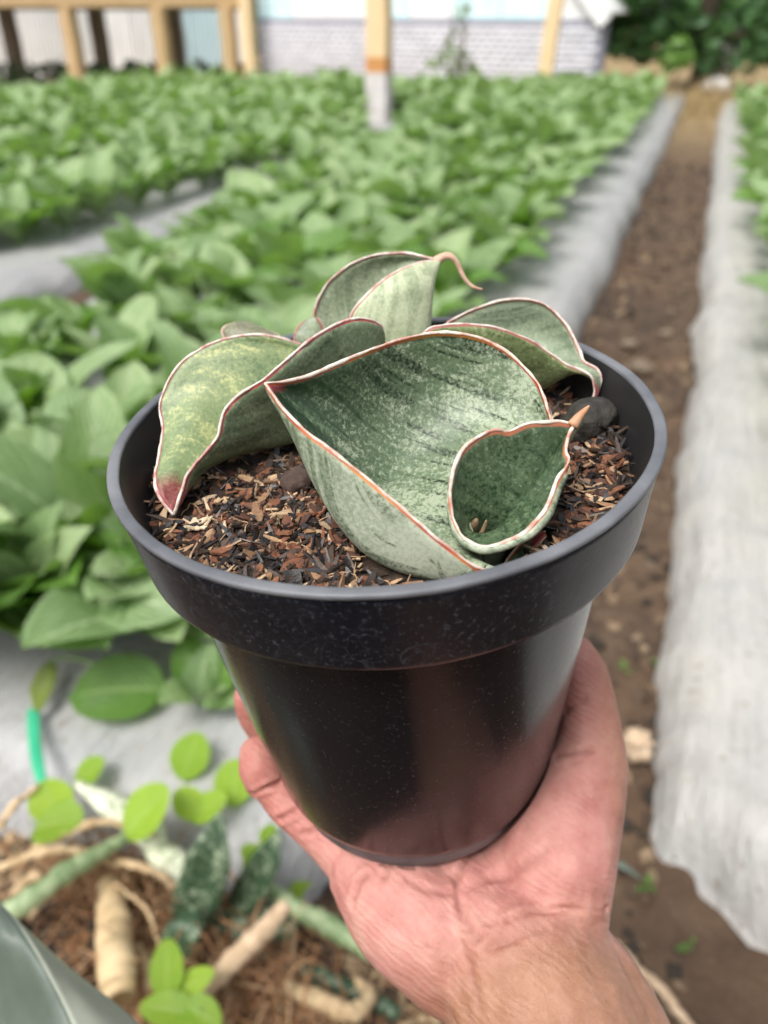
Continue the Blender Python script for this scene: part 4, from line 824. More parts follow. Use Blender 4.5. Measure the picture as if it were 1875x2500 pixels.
V, F = lump((.80, .66, .60), 3, .28, 1.3, ICO3)
KEYS = {"stone":[6.275,0.113,-0.9],"clod":[-2.456,-0.786,-1.3],"curl":[-5.155,-2.624,-1.1]}
on_soil('stone', mesh_np('stone', np.array(V) / 100, F, [M['lava']]), 6.0, 1.0, -1.05, .5, 'dark rounded stone resting on the chippings against the right pot wall', 'stone')
V, F = lump((.5, .42, .36), 8, .3, 1.6, ICO3)
on_soil('soil_clod', mesh_np('soil_clod', np.array(V) / 100, F, [M['clod']]), KEYS['clod'][0], KEYS['clod'][1], -1.35, .2, 'brown clod of earth beneath the big folded leaf', 'clod')
mb = MB()
for k in range(7):
    rot = Matrix.Rotation(k * .8, 3, 'Z') @ Matrix.Rotation(cr.gauss(0, .5), 3, 'X'); sliver(mb, (cr.gauss(0, .12), cr.gauss(0, .09), cr.uniform(0, .15)), cr.uniform(.2, .38), .12, .02, (.62, .50, .34), rot)
mb.V = [tuple(np.array(v) / 100) for v in mb.V]
on_soil('bark_curl', mb.mesh('bark_curl', [M['chip']], False, True), KEYS['curl'][0] + .25, KEYS['curl'][1], -1.4, 0, 'pale frayed curl of bark under the red leaf tip', 'bark')
big_chips = []
for k in range(8):
    mb = MB(); c = [TAN[1], TAN[0], RED[2], TAN[3], RED[0], TAN[4], DARK[1], TAN[2]][k]
    if k in (1, 3): husk(mb, (0, 0, 0), .40, .13, c, Matrix.Identity(3))
    else: sliver(mb, (0, 0, 0), cr.uniform(.32, .52), cr.uniform(.07, .16), cr.uniform(.02, .05), c, Matrix.Identity(3))
    mb.V = [tuple(np.array(v) / 100) for v in mb.V]; big_chips.append((mb.mesh('wood_chip', [M['chip']], False, True), ['tan splinter', 'pale rice husk', 'red brown bark chip', 'pale rice husk', 'red brown bark chip', 'tan splinter', 'black charcoal splinter', 'tan splinter'][k]))
names = {'tan splinter': 'wood_chip', 'pale rice husk': 'rice_husk', 'red brown bark chip': 'bark_chip', 'black charcoal splinter': 'charcoal_splinter'}
done = 0
while done < 72:
    a = cr.uniform(0, 6.283); rr = 6.5 * math.sqrt(cr.random()); x, y = rr * math.cos(a), rr * math.sin(a)
    if (y > 1.5 and abs(x) < 5) or under_leaf(x, y): continue
    me, nm = big_chips[cr.randrange(8)]
    on_soil(names[nm], me, x, y, soil_h(x, y) + cr.uniform(.14, .24), cr.uniform(0, 6.28), nm + ' lying on top of the soil in the black pot', names[nm].replace('_', ' '), nm + 's on the potting soil', cr.gauss(0, .2)); done += 1

# ------------------------------------------------------------------ snake plant
def leaf_material(name, dark, mid, pale, red, red_alt, mott=.5, streak=1.0, rough=.36, trans=.10, tcol=(.30, .42, .14), tipc=None, tipr=.5, bands=0.0):
    nt = NT(name); a = nt.n('ShaderNodeAttribute', attribute_name='luv').outputs['Vector']; sp = nt.n('ShaderNodeSeparateXYZ'); nt.l(a, sp.inputs[0])
    b = nt.n('ShaderNodeAttribute', attribute_name='tip').outputs['Vector']; sb_ = nt.n('ShaderNodeSeparateXYZ'); nt.l(b, sb_.inputs[0])
    obj_ = nt.coord('Object', (100, 100, 100))
    fine = nt.noise(obj_, 9.5, 7, .75, .3); cloud = nt.noise(nt.coord(attr='luv', scale=(.55, .9, 0)), 1.0, 5, .6, .5); micro = nt.noise(obj_, 30, 3, .7)
    f = nt.math('ADD', nt.math('MULTIPLY', fine, .72), nt.math('ADD', nt.math('MULTIPLY', cloud, .38), nt.math('MULTIPLY', micro, .14)))
    f = nt.math('ADD', f, nt.ramp(nt.math('MULTIPLY', sb_.outputs[0], .1), [(.0, 0.0), (1.0, .16)]) if 'leaf_inner' == name else 0.0)
    if bands:
        bn = nt.noise(nt.coord(attr='luv', scale=(1.9, .35, 0)), 1.0, 4, .6, .8); f = nt.math('ADD', f, nt.math('MULTIPLY', nt.math('SUBTRACT', bn, .5), bands))
    c = nt.ramp(f, [(mott - .10, dark), (mott - .015, mid), (mott + .05, mid), (mott + .14, pale)])
    st = nt.noise(nt.coord(attr='luv', scale=(.20, 2.6, 0)), 1.0, 3, .55, .5); gate = nt.noise(nt.coord(attr='luv', scale=(.5, .5, 0)), 1.3, 2)
    sm = nt.math('MULTIPLY', nt.ramp(st, [(.52, 0.0), (.555, 1.0)]), nt.ramp(gate, [(.37, 0.0), (.47, 1.0)]))
    sm = nt.math('MULTIPLY', sm, nt.ramp(fine, [(.42, 1.0), (.54, .30)])); sm = nt.math('MULTIPLY', sm, 1.0 * streak, True)
    c = nt.mix(sm, c, tuple(x * .42 for x in dark))
    # darker zone near the tip
    tz = nt.math('MULTIPLY', nt.ramp(nt.math('MULTIPLY', sb_.outputs[0], .1), [(.10, 1.0), (.62, 0.0)]), nt.ramp(nt.math('ADD', nt.math('MULTIPLY', fine, .5), nt.math('MULTIPLY', st, -.5)), [(.0, 1.0), (.10, .12)]))
    c = nt.mix(nt.math('MULTIPLY', tz, .9 * streak), c, dark)
    if tipc:
        tr_ = nt.math('ADD', nt.math('MULTIPLY', sb_.outputs[0], 1.0), nt.math('MULTIPLY', nt.math('SUBTRACT', cloud, .5), .5))
        c = nt.mix(nt.math('MULTIPLY', nt.ramp(nt.math('DIVIDE', tr_, tipr * 2), [(.36, 1.0), (.55, 0.0)]), nt.ramp(fine, [(.35, 1.0), (.70, .55)])), c, tipc)
    # margin: pale rind, coloured line drifting between two pigment tones
    e = nt.math('ADD', sp.outputs[2], nt.math('MULTIPLY', nt.math('SUBTRACT', cloud, .5), .03))
    redv = nt.mix(nt.ramp(nt.noise(nt.coord(attr='luv', scale=(.35, 0, 0)), 1.0, 2), [(.38, 0.0), (.62, 1.0)]), red, red_alt)
    c = nt.mix(nt.ramp(e, [(.05, 1.0), (.092, 0.0)]), c, redv)
    nt.base(c); nt.set(Roughness=nt.ramp(fine, [(.3, rough), (.7, rough + .16)]), Specular_IOR_Level=.5)
    nt.bump(nt.math('ADD', fine, nt.math('MULTIPLY', st, .6)), .16, .0005)
    if trans: nt.translucent(tcol, trans)
    return nt.m
RED_A, ORG = (.42, .035, .03), (.62, .22, .04)
PINK = (.34, .06, .07)
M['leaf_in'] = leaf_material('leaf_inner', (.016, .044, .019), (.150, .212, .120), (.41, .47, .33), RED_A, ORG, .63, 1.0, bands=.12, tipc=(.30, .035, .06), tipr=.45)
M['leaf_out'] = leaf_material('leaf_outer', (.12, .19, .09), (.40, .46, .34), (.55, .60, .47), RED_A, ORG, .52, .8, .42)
M['leaf_c_in'] = leaf_material('leaf_inner_yellow', (.12, .19, .09), (.26, .33, .16), (.56, .58, .27), PINK, PINK, .60, .25, bands=.42, tipc=(.22, .012, .035), tipr=1.15)
M['leaf_c_out'] = leaf_material('leaf_outer_sage', (.045, .09, .04), (.21, .28, .17), (.37, .44, .29), PINK, RED_A, .58, .5, bands=.15, tipc=(.22, .012, .035), tipr=1.15)
M['leaf_d_in'] = leaf_material('leaf_inner_grey', (.14, .19, .11), (.32, .38, .25), (.47, .51, .37), PINK, (.40, .14, .10), .57, .5, bands=.15)
M['leaf_d_out'] = leaf_material('leaf_outer_pale', (.26, .35, .19), (.50, .57, .36), (.64, .68, .47), PINK, (.40, .14, .10), .50, .5)
M['leaf_e_in'] = leaf_material('leaf_inner_green', (.14, .20, .13), (.32, .38, .27), (.46, .50, .34), PINK, (.40, .14, .10), .58, .6, tipc=(.36, .10, .13), tipr=.6)
M['leaf_e_out'] = leaf_material('leaf_outer_speck', (.055, .10, .03), (.22, .28, .12), (.46, .50, .26), PINK, (.40, .14, .10), .60, .4, tipc=(.36, .10, .13), tipr=.6)
M['leaf_b'] = leaf_material('leaf_cup', (.020, .052, .022), (.130, .190, .100), (.34, .40, .26), (.40, .10, .07), (.52, .2, .08), .63, .70, tipc=(.55, .24, .08), tipr=.28)
M['leaf_f'] = leaf_material('leaf_small', (.12, .13, .08), (.24, .24, .15), (.34, .33, .22), (.30, .16, .12), (.36, .2, .14), .58, .4)
def margin_mat(name, c1, c2, c3):
    nt = NT(name); co = nt.coord('Object', (100, 100, 100)); n1 = nt.noise(co, 2.2, 4); n2 = nt.noise(co, 14, 4)
    c = nt.ramp(n1, [(.36, c3), (.47, c1), (.60, c2)]); c = nt.mix(nt.ramp(n2, [(.60, 0.0), (.72, .5)]), c, (.45, .25, .2))
    nt.base(c); nt.set(Roughness=.6); nt.bump(n2, .5, .0005); return nt.m
M['rind'] = margin_mat('leaf_rind', (.64, .50, .44), (.78, .73, .64), (.50, .24, .22))
M['rind_warm'] = margin_mat('leaf_rind_warm', (.66, .48, .40), (.78, .70, .60), (.56, .26, .20))
M['rind_dull'] = margin_mat('leaf_rind_dull', (.50, .38, .31), (.60, .50, .40), (.42, .30, .24))
M['husk_tail'] = simple('dry_tail', (.48, .27, .18), (.66, .46, .35), 400, .7, .5, .0006)
CUP = [[5.084,-2.2,0.984],[4.764,-2.35,0.745],[4.459,-2.4,0.81],[4.146,-2.45,0.863],[3.655,-2.5,0.88],[3.232,-2.65,0.805],[3.058,-2.7,0.822],[2.908,-2.75,0.913],[2.559,-2.9,0.949],[2.158,-3.15,0.832],[1.881,-3.4,0.658],[1.71,-3.65,0.35],[1.626,-3.9,0.022],[1.611,-4.15,-0.231],[1.667,-4.45,-0.531],[1.824,-4.7,-0.765],[2.042,-4.9,-0.849],[2.299,-5.0,-0.889],[2.64,-5.0,-0.837],[2.992,-4.9,-0.768],[3.352,-4.75,-0.655],[3.685,-4.5,-0.439],[3.843,-4.35,-0.281],[3.987,-4.1,-0.096],[4.171,-3.8,0.11],[4.406,-3.5,0.2],[4.505,-3.3,0.29],[4.462,-3.1,0.368],[4.545,-2.8,0.498],[4.697,-2.5,0.614]]
TAIL = [[1.884,5.8,2.373],[2.111,5.8,2.502],[2.327,5.7,2.559],[2.509,5.65,2.427],[2.644,5.6,2.166],[2.775,5.5,1.874],[2.943,5.45,1.667],[3.128,5.4,1.563],[3.334,5.4,1.5]]
PLB = (2.4, -4.4, -1.6)
plant = pot_root('snake_plant', PLB); tag(plant, 'mottled grey-green snake plant with red edged scooped leaves growing in the black pot', 'snake plant')
def grid_smooth(G, it):
    for _ in range(it):
        H = G.copy(); H[1:-1] += .5 * ((G[:-2] + G[2:]) / 2 - G[1:-1]); G = H; H = G.copy(); H[:, 1:-1] += .35 * ((G[:, :-2] + G[:, 2:]) / 2 - G[:, 1:-1]); G = H
    return G
def leaf_surface(name, G, m_in, m_out, rind, thick=.16, rr=.055, tip_first=True, flip=False, closed=False, cut=None, rind_sides=(True, True), wob=.022, rname='leaf_margin'):
    """G[s, t, 3] in cm. Two skins with thickness; margins carry a rounded rind."""
    n, m_ = G.shape[:2]
    ds = np.gradient(G, axis=0); dt = np.gradient(G, axis=1)
    if closed: dt = (np.roll(G, -1, 1) - np.roll(G, 1, 1)) / 2
    N = np.cross(ds, dt); L = np.linalg.norm(N, axis=2, keepdims=True); N = N / np.maximum(L, 1e-9)
    for i in range(n):
        if L[i].mean() < 1e-6: N[i] = N[min(i + 1, n - 1)] if i < n / 2 else N[i - 1]
    if flip: N = -N
    seg = np.linalg.norm(np.diff(G, axis=1), axis=2); t = np.concatenate([np.zeros((n, 1)), np.cumsum(seg, 1)], 1); T = t[:, -1:]
    sseg = np.linalg.norm(np.diff(G, axis=0), axis=2).mean(1); s = np.concatenate([[0], np.cumsum(sseg)])
    if closed: edge = np.repeat(s[:, None], m_, 1)
    else: edge = np.minimum(t, T - t)
    tipd = s if tip_first else s[-1] - s
    luv = np.stack([np.repeat(s[:, None], m_, 1), t - T / 2, edge], 2).reshape(-1, 3)
    tip = np.zeros((n, m_, 3)); tip[..., 0] = tipd[:, None] if not closed else np.linalg.norm(G - np.asarray(CUP[0]), axis=2)
    tip = tip.reshape(-1, 3)
    k = np.clip(edge / .12, .25, 1)[..., None] * thick
    A = (G + N * k * .5).reshape(-1, 3); B = (G - N * k * .5).reshape(-1, 3); F = []; MI = []; q = n * m_
    mm = m_ if closed else m_ - 1
    for i in range(n - 1):
        for j in range(mm):
            a, b = i * m_ + j, i * m_ + (j + 1) % m_; c, d = a + m_, b + m_
            if cut is not None and cut((G[i, j] + G[i + 1, j]) / 2): continue
            F.append((a, c, d, b)); MI.append(0); F.append((q + a, q + b, q + d, q + c)); MI.append(1)
        if not closed:
            for j in (0, m_ - 1): a = i * m_ + j; c = a + m_; F.append((a, q + a, q + c, c)); MI.append(0)
    o = obj(name, mesh_np(name, local(np.concatenate([A, B]), PLB), F, [m_in, m_out], True, MI, {'luv': np.concatenate([luv, luv]), 'tip': np.concatenate([tip, tip])}), plant)
    if closed: curves = [G[0]] 
    else: curves = [G[:, j] for j, on in ((0, rind_sides[0]), (m_ - 1, rind_sides[1])) if on]
    for C in curves:
        C = np.asarray(C); r_ = np.array([rr * (.88 + .5 * mnoise.noise(Vector((x * 1.1, y * 1.1, z * 1.1))) + .35 * mnoise.noise(Vector((x * 4, y * 4, z * 4)))) for x, y, z in C])
        Cw = C + np.array([[wob * mnoise.noise(Vector((x * 3 + 9 * a, y * 3, z * 3))) for a in range(3)] for x, y, z in C])
        if closed: Cw = np.concatenate([Cw, Cw[:1]]); r_ = np.concatenate([r_, r_[:1]])
        mb = MB(); mb.tube(local(Cw, PLB), r_ / 100, 8); mb.build(rname, rind, o)
    return o
def loft(sec, ns=9, nt_=9, smooth=2):
    S = np.array(sec); cols = [catmull(S[:, j], ns) for j in range(S.shape[1])]
    G = np.stack(cols, 1); G = np.stack([catmull(row, nt_) for row in G]); return grid_smooth(G, smooth)
CPB = np.array([2.22, -3.66, -1.15]); CPX = np.array(CUP); PIT = -3.1
def cup_k(p, t_):
    e = 2.4 - 1.25 * min(1, max(0, (p[1] + 4.5) / 1.2)); return 1 - .60 * t_ ** e
def in_cup(q):
    a = math.atan2(q[1] - CPB[1], q[0] - CPB[0]); an = np.arctan2(CPX[:, 1] - CPB[1], CPX[:, 0] - CPB[0]); w = np.abs((an - a + math.pi) % (2 * math.pi) - math.pi)
    p = CPX[int(w.argmin())]; t_ = (p[2] - q[2]) / (p[2] - CPB[2])
    if t_ <= 0: return False
    return math.hypot(q[0] - CPB[0], q[1] - CPB[1]) < math.hypot(p[0] - CPB[0], p[1] - CPB[1]) * cup_k(p, min(1, t_)) * .99
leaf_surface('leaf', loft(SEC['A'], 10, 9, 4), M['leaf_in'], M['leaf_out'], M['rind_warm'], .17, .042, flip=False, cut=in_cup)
leaf_surface('leaf', loft(SEC['C'], 8, 9, 1), M['leaf_c_in'], M['leaf_c_out'], M['rind'], .16, .046, flip=False)
od = leaf_surface('leaf', loft(SEC['D'], 9, 9, 3), M['leaf_d_in'], M['leaf_d_out'], M['rind'], .16, .046, tip_first=False)
oe = leaf_surface('leaf', loft(SEC['E'], 8, 8, 3), M['leaf_e_in'], M['leaf_e_out'], M['rind'], .15, .043, tip_first=False)
leaf_surface('leaf', loft(SEC['F'], 8, 8, 1), M['leaf_f'], M['leaf_f'], M['rind_dull'], .14, .04, tip_first=False)
leaf_surface('leaf', loft(SEC['G'], 8, 8, 1), M['leaf_d_in'], M['leaf_d_in'], M['rind_dull'], .14, .03, tip_first=False)
leaf_surface('leaf', loft(SEC['H'], 8, 8, 1), M['leaf_in'], M['leaf_in'], M['rind_dull'], .12, .03, tip_first=False)
mb = MB(); tl = np.array(TAIL); mb.tube(local(catmull(tl, 5), PLB), np.interp(np.linspace(0, 1, len(tl) * 5 - 4), [0, .15, .4, .8, 1], [.17, .13, .085, .06, .03]) / 100, 8); mb.build('dry_tail', M['husk_tail'], od)
# inner cup leaf
cp = np.array(CUP); cp = catmull(np.concatenate([cp[-2:], cp, cp[:2]]), 5)[10:-10 + 1]; cp = cp[:-1]
rings = []
for t_ in list(np.linspace(0, 1, 24) ** 1.1) + [1.08, 1.2, 1.4, 1.6, 1.8]:
    row = []
    for p in cp:
        tt = min(1, t_); h = p[2] + (CPB[2] - p[2]) * tt + (PIT - CPB[2]) * max(0, t_ - 1)
        k_ = cup_k(p, tt) * (1 - .55 * max(0, t_ - 1)); xy = CPB[:2] + (p[:2] - CPB[:2]) * k_ * (1 + .07 * math.sin(math.pi * min(1, tt * 2.0)) * (1 if p[1] < -3.6 else .2)); row.append((xy[0], xy[1], h))
    rings.append(row)
G = np.array(rings); 
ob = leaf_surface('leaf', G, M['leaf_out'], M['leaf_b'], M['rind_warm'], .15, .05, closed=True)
mb = MB(); tipp = np.array(CUP[0]); back = (np.array(CUP[1]) + np.array(CUP[-1])) / 2
mb.tube(local(catmull([back, (back + tipp) / 2 + [0, 0, .03], tipp, tipp + [.09, .03, .09]], 4), PLB), np.linspace(.15, .02, 13) / 100, 8); M['spine'] = simple('spine', (.44, .20, .10), (.58, .34, .20), 300, .6, .3, .0005); mb.build('leaf_spine', M['spine'], ob)
M['shoot'] = simple('shoot', (.16, .10, .055), (.30, .21, .12), 500, .6, .5, .0006)
for a, b, r_ in (((1.95, -3.40, -1.9), (2.24, -3.74, -.98), .12), ((2.3, -3.3, -1.8), (2.72, -3.12, -.80), .08), ((2.25, -3.75, -1.6), (2.48, -3.74, -1.02), .06)):
    mb = MB(); a, b = np.array(a), np.array(b); mb.tube(local(catmull([a, (a + b) / 2 + [.05, 0, .04], b], 5), PLB), np.array([1, 1, 1.05, 1.08, 1.05, 1.0, .95, .9, .8, .65, .3]) * r_ / 100, 8); mb.build('shoot', M['shoot'], plant)

# ------------------------------------------------------------------ the hand
HAND = {"forearm":[[4.108,-11.2,-21.089,3.3],[3.943,-9.2,-18.724,3.05],[3.496,-7.7,-17.349,2.85],[2.866,-6.3,-16.771,2.75]],"forearm_b":[[6.843,-10.6,-23.498,2.9],[5.898,-8.7,-20.251,2.5],[5.101,-7.2,-18.622,2.3],[4.042,-6.0,-17.471,2.1]],"thenar":[[4.077,-5.9,-17.065,2.0],[4.29,-5.0,-16.123,2.0],[4.688,-4.0,-15.049,2.0],[5.456,-2.8,-14.254,1.7],[6.143,-1.6,-13.618,1.42]],"forearm_c":[[5.472,-10.9,-22.293,3.1],[4.9,-8.95,-19.486,2.75],[4.299,-7.45,-17.986,2.55],[3.456,-6.15,-17.121,2.4]],"web":[[4.013,-3.0,-15.18,1.2],[5.125,-1.6,-14.577,1.1],[5.814,-0.4,-13.82,0.85]],"thumb":[[6.175,-1.6,-13.62,1.42],[6.345,-0.8,-12.87,1.17],[6.349,0.0,-12.079,1.05],[6.21,0.6,-11.28,0.98],[6.01,1.0,-10.69,0.8]],"hypothenar":[[1.57,-6.2,-17.32,2.1],[0.325,-5.6,-16.437,2.1],[-0.803,-4.8,-16.055,1.9],[-1.68,-3.8,-15.965,1.55]],"palm_mid":[[2.841,-5.9,-16.664,2.0],[1.859,-5.0,-16.209,1.7],[0.842,-3.9,-15.866,1.3]],"palm_in":[[3.529,-5.4,-16.786,2.0],[3.159,-4.6,-15.873,1.6],[3.117,-3.7,-15.816,1.25]],"pinky_mc":[[0.253,-5.4,-16.513,1.6],[-0.953,-4.6,-15.96,1.4],[-2.172,-3.5,-15.9,1.12]],"pinky":[[-2.09,-3.5,-15.907,1.08],[-3.071,-2.6,-15.703,0.93],[-4.101,-1.8,-15.338,0.86],[-4.818,-1.35,-14.994,0.8],[-5.333,-0.95,-14.67,0.7],[-5.722,-0.55,-13.993,0.84],[-5.844,-0.2,-13.624,0.7]],"ring_tip":[[-5.251,1.6,-16.526,0.85],[-5.708,1.7,-14.876,0.82],[-6.076,1.8,-13.451,0.82],[-6.159,1.8,-12.573,0.72]],"ring":[[1.2,-6.2,-16.6,1.3],[-1.0,-2.6,-15.7,1.15],[-3.2,-0.2,-15.7,1.05],[-4.4,0.9,-15.5,0.92],[-5.251,1.6,-16.526,0.85]],"middle":[[1.8,-6.0,-16.6,1.3],[1.2,-1.8,-16.2,1.2],[0.4,2.2,-16.0,1.1],[-0.4,5.2,-15.4,1.0],[-1.2,6.7,-13.6,0.95],[-1.6,7.0,-11.5,0.88],[-1.7,6.9,-9.8,0.75]],"index":[[2.6,-5.6,-16.4,1.3],[3.0,-1.4,-16.2,1.2],[2.9,2.6,-16.0,1.1],[2.8,5.4,-15.2,1.0],[2.7,6.7,-13.4,0.92],[2.6,7.0,-11.4,0.86],[2.6,6.9,-9.8,0.75]]}
CREASES = {"wrist":{"p":[[2.67,-6.58,-14.229],[3.493,-6.317,-14.299],[4.678,-6.146,-14.493],[5.912,-5.752,-15.224]],"d":0.14,"w":0.1},"wrist2":{"p":[[1.952,-7.295,-14.48],[2.81,-7.139,-14.312],[3.832,-6.875,-14.363]],"d":0.07,"w":0.1},"life":{"p":[[1.752,-3.886,-14.849],[1.471,-4.503,-14.648],[1.194,-5.098,-14.716],[1.222,-5.734,-14.699],[1.467,-6.327,-14.736],[1.774,-6.955,-14.529]],"d":0.17,"w":0.13},"pinkybase":{"p":[[-1.764,-4.74,-14.475],[-2.007,-4.981,-14.65],[-2.187,-5.327,-15.002]],"d":0.15,"w":0.12},"fold":{"p":[[-0.886,-4.477,-14.304],[-1.054,-4.933,-14.266]],"d":0.12,"w":0.11},"dip":{"p":[[-6.025,-1.29,-14.396],[-5.437,-1.359,-14.024],[-4.991,-1.143,-14.082]],"d":0.19,"w":0.09},"pip":{"p":[[-4.973,-2.122,-14.851],[-4.344,-2.051,-14.565]],"d":0.17,"w":0.1},"pipb":{"p":[[-4.102,-2.668,-15.005],[-3.578,-2.708,-14.85]],"d":0.09,"w":0.09},"thumbf":{"p":[[5.033,-1.719,-12.769],[5.474,-1.845,-12.499],[6.08,-1.895,-12.291]],"d":0.12,"w":0.12},"thumbh":{"p":[[5.325,-2.216,-12.504],[5.703,-2.239,-12.384]],"d":0.06,"w":0.08},"palmA":{"p":[[-0.37,-5.077,-14.215],[0.361,-5.446,-14.32],[0.951,-5.481,-14.443]],"d":0.08,"w":0.12},"palmB":{"p":[[2.343,-4.982,-14.602],[3.235,-5.035,-14.054],[4.14,-4.833,-13.418]],"d":0.07,"w":0.15},"vein":{"p":[[0.223,-7.369,-15.252],[0.592,-7.852,-16.002],[0.965,-8.519,-16.165]],"d":-0.05,"w":0.2},"wrist3":{"p":[[1.304,-6.56,-14.697],[2.168,-6.606,-14.301],[2.67,-6.58,-14.229]],"d":0.06,"w":0.08},"thumbg":{"p":[[5.529,-0.525,-11.781],[6.139,-0.55,-11.261]],"d":0.08,"w":0.1},"side":{"p":[[1.271,-6.914,-14.844],[1.485,-7.687,-14.98],[1.672,-8.57,-15.359]],"d":0.07,"w":0.14},"mid":{"p":[[-0.058,-6.359,-14.549],[0.191,-6.917,-14.888]],"d":0.05,"w":0.1}}
def hand_mesh():
    bm_V = []; bm_F = []
    def addm(V, F): b = len(bm_V); bm_V.extend(V); bm_F.extend([tuple(i + b for i in f) for f in F])
    def ball(c, r_): addm([(c[0] + v.x * r_, c[1] + v.y * r_, c[2] + v.z * r_) for v in ICO2[0]], ICO2[1])
    for nm, ch in HAND.items():
        if nm == 'forearm_b_': continue
        P = catmull(np.array(ch), 6)
        for i, p in enumerate(P): ball(p[:3], p[3])
        mb = MB(); mb.tube([p[:3] for p in P], [p[3] for p in P], 20); addm(mb.V, mb.F)
    me = bpy.data.meshes.new('person'); me.from_pydata(bm_V, [], bm_F); o = obj('person', me)
    rm = o.modifiers.new('remesh', 'REMESH'); rm.mode = 'VOXEL'; rm.voxel_size = .105; rm.adaptivity = 0
    sm = o.modifiers.new('smooth', 'SMOOTH'); sm.factor = .5; sm.iterations = 9
    dg = bpy.context.evaluated_depsgraph_get(); ev = o.evaluated_get(dg); m2 = ev.to_mesh()
    V = np.array([v.co[:] for v in m2.vertices]); F = [tuple(p.vertices) for p in m2.polygons]; N = np.array([v.normal[:] for v in m2.vertices]); ev.to_mesh_clear()
    bpy.data.objects.remove(o); bpy.data.meshes.remove(me); return V, F, N
V, F, N = hand_mesh()
for nm, c in CREASES.items():
    P = np.array(c['p']); P = catmull(P, 10); dmin = np.full(len(V), 9.0)
    for p in P: dmin = np.minimum(dmin, np.linalg.norm(V - p, axis=1))
    V = V - N * (c['d'] * np.exp(-(dmin / c['w']) ** 2))[:, None] + N * (c['d'] * .35 * np.exp(-((dmin - 2.2 * c['w']) / c['w']) ** 2))[:, None]
lowf = np.array([mnoise.noise(Vector(v) * .9) * .05 + mnoise.noise(Vector(v) * 2.3) * .022 for v in V]); V = V + N * lowf[:, None]
# keep flesh out of the pot it holds: press it flat against base and wall
rad = np.hypot(V[:, 0], V[:, 1]); zz = V[:, 2]
wallr = np.interp(zz, [-14.2, -13.4, -10, -2.6], [4.68, 4.95, 5.46, 6.4]) 
ins = (zz > -14.29) & (rad < wallr + .03); low = ins & (zz < -13.55) & (rad < 4.5)
V[low, 2] = -14.32
push = ins & ~low; k_ = (wallr[push] + .03) / np.maximum(rad[push], 1e-3); V[push, 0] *= k_; V[push, 1] *= k_
def skin_mat():
    nt = NT('skin'); co = nt.coord('Object', (100, 100, 100)); a = nt.n('ShaderNodeAttribute', attribute_name='palm').outputs['Vector']; sp = nt.n('ShaderNodeSeparateXYZ'); nt.l(a, sp.inputs[0])
    n1 = nt.noise(co, .55, 4, .6); n2 = nt.noise(co, 2.4, 4, .6); n3 = nt.noise(nt.coord('Object', (160, 160, 60)), 9, 3, .6); pores = nt.noise(co, 26, 2, .6)
    pink = nt.ramp(n1, [(.3, (.43, .165, .140)), (.5, (.57, .255, .220)), (.7, (.65, .35, .29))]); tan = nt.ramp(n1, [(.3, (.33, .150, .085)), (.7, (.48, .250, .160))])
    c = nt.mix(sp.outputs[0], tan, pink); c = nt.mix(nt.math('MULTIPLY', sp.outputs[1], 1.0), c, (.42, .14, .105))
    c = nt.mix(nt.ramp(n2, [(.45, 0.0), (.75, .35)]), c, (.60, .36, .28)); c = nt.mix(nt.math('MULTIPLY', sp.outputs[2], .55), c, (.27, .105, .08))
    nt.base(c); nt.set(Roughness=nt.ramp(n2, [(.3, .44), (.7, .56)]), Specular_IOR_Level=.4)
    nt.b.inputs['Subsurface Weight'].default_value = .10; nt.b.inputs['Subsurface Radius'].default_value = (.008, .003, .0015); nt.b.inputs['Subsurface Scale'].default_value = 1.0
    v = nt.n('ShaderNodeTexVoronoi', feature='DISTANCE_TO_EDGE'); v.inputs['Scale'].default_value = 9; nt.l(co, v.inputs['Vector'])
    wr = nt.n('ShaderNodeTexWave', wave_type='BANDS', bands_direction='DIAGONAL'); wr.inputs['Scale'].default_value = 1.6; wr.inputs['Distortion'].default_value = 7; wr.inputs['Detail'].default_value = 4; nt.l(co, wr.inputs['Vector'])
    nt.bump(nt.math('ADD', nt.math('MULTIPLY', wr.outputs['Fac'], .35), nt.math('ADD', nt.math('MULTIPLY', n3, .6), nt.math('ADD', nt.math('MULTIPLY', v.outputs['Distance'], .5), nt.math('MULTIPLY', pores, .4)))), .42, .0010); return nt.m
M['skin'] = skin_mat()
# skin zones of the palm: pink palm and pads, browner wrist and thumb edge, redder finger pads, dark crease lines
wristd = np.clip((-V[:, 1] - 6.2) / 1.9 + (V[:, 0] - 2) * .12, 0, 1); edge_ = np.clip((V[:, 0] - 6.0) / 1.0, 0, 1) * (V[:, 1] > -6)
palm = (1 - wristd) * (1 - .75 * edge_); redd = np.exp(-((V[:, 0] + 5.6) / 2.6) ** 2) * .55 + np.exp(-(((V[:, 0] - 6.2) / 1.4) ** 2 + ((V[:, 2] + 11) / 1.6) ** 2)) * .35
cre = np.zeros(len(V))
for nm, c in CREASES.items():
    P = catmull(np.array(c['p']), 10); dmin = np.full(len(V), 9.0)
    for p in P: dmin = np.minimum(dmin, np.linalg.norm(V - p, axis=1))
    cre = np.maximum(cre, np.exp(-(dmin / (c['w'] * .75)) ** 2) * min(1, c['d'] / .12))
HB = (3.0, -6.0, -17.0)
o = obj('person', mesh_np('person', local(V, HB), F, [M['skin']], True, None, {'palm': np.stack([palm, redd, cre], 1)})); o.matrix_world = POTM @ Matrix.Translation(Vector(HB) / 100)
tag(o, 'open right hand and bare forearm holding the black pot up from below', 'person')

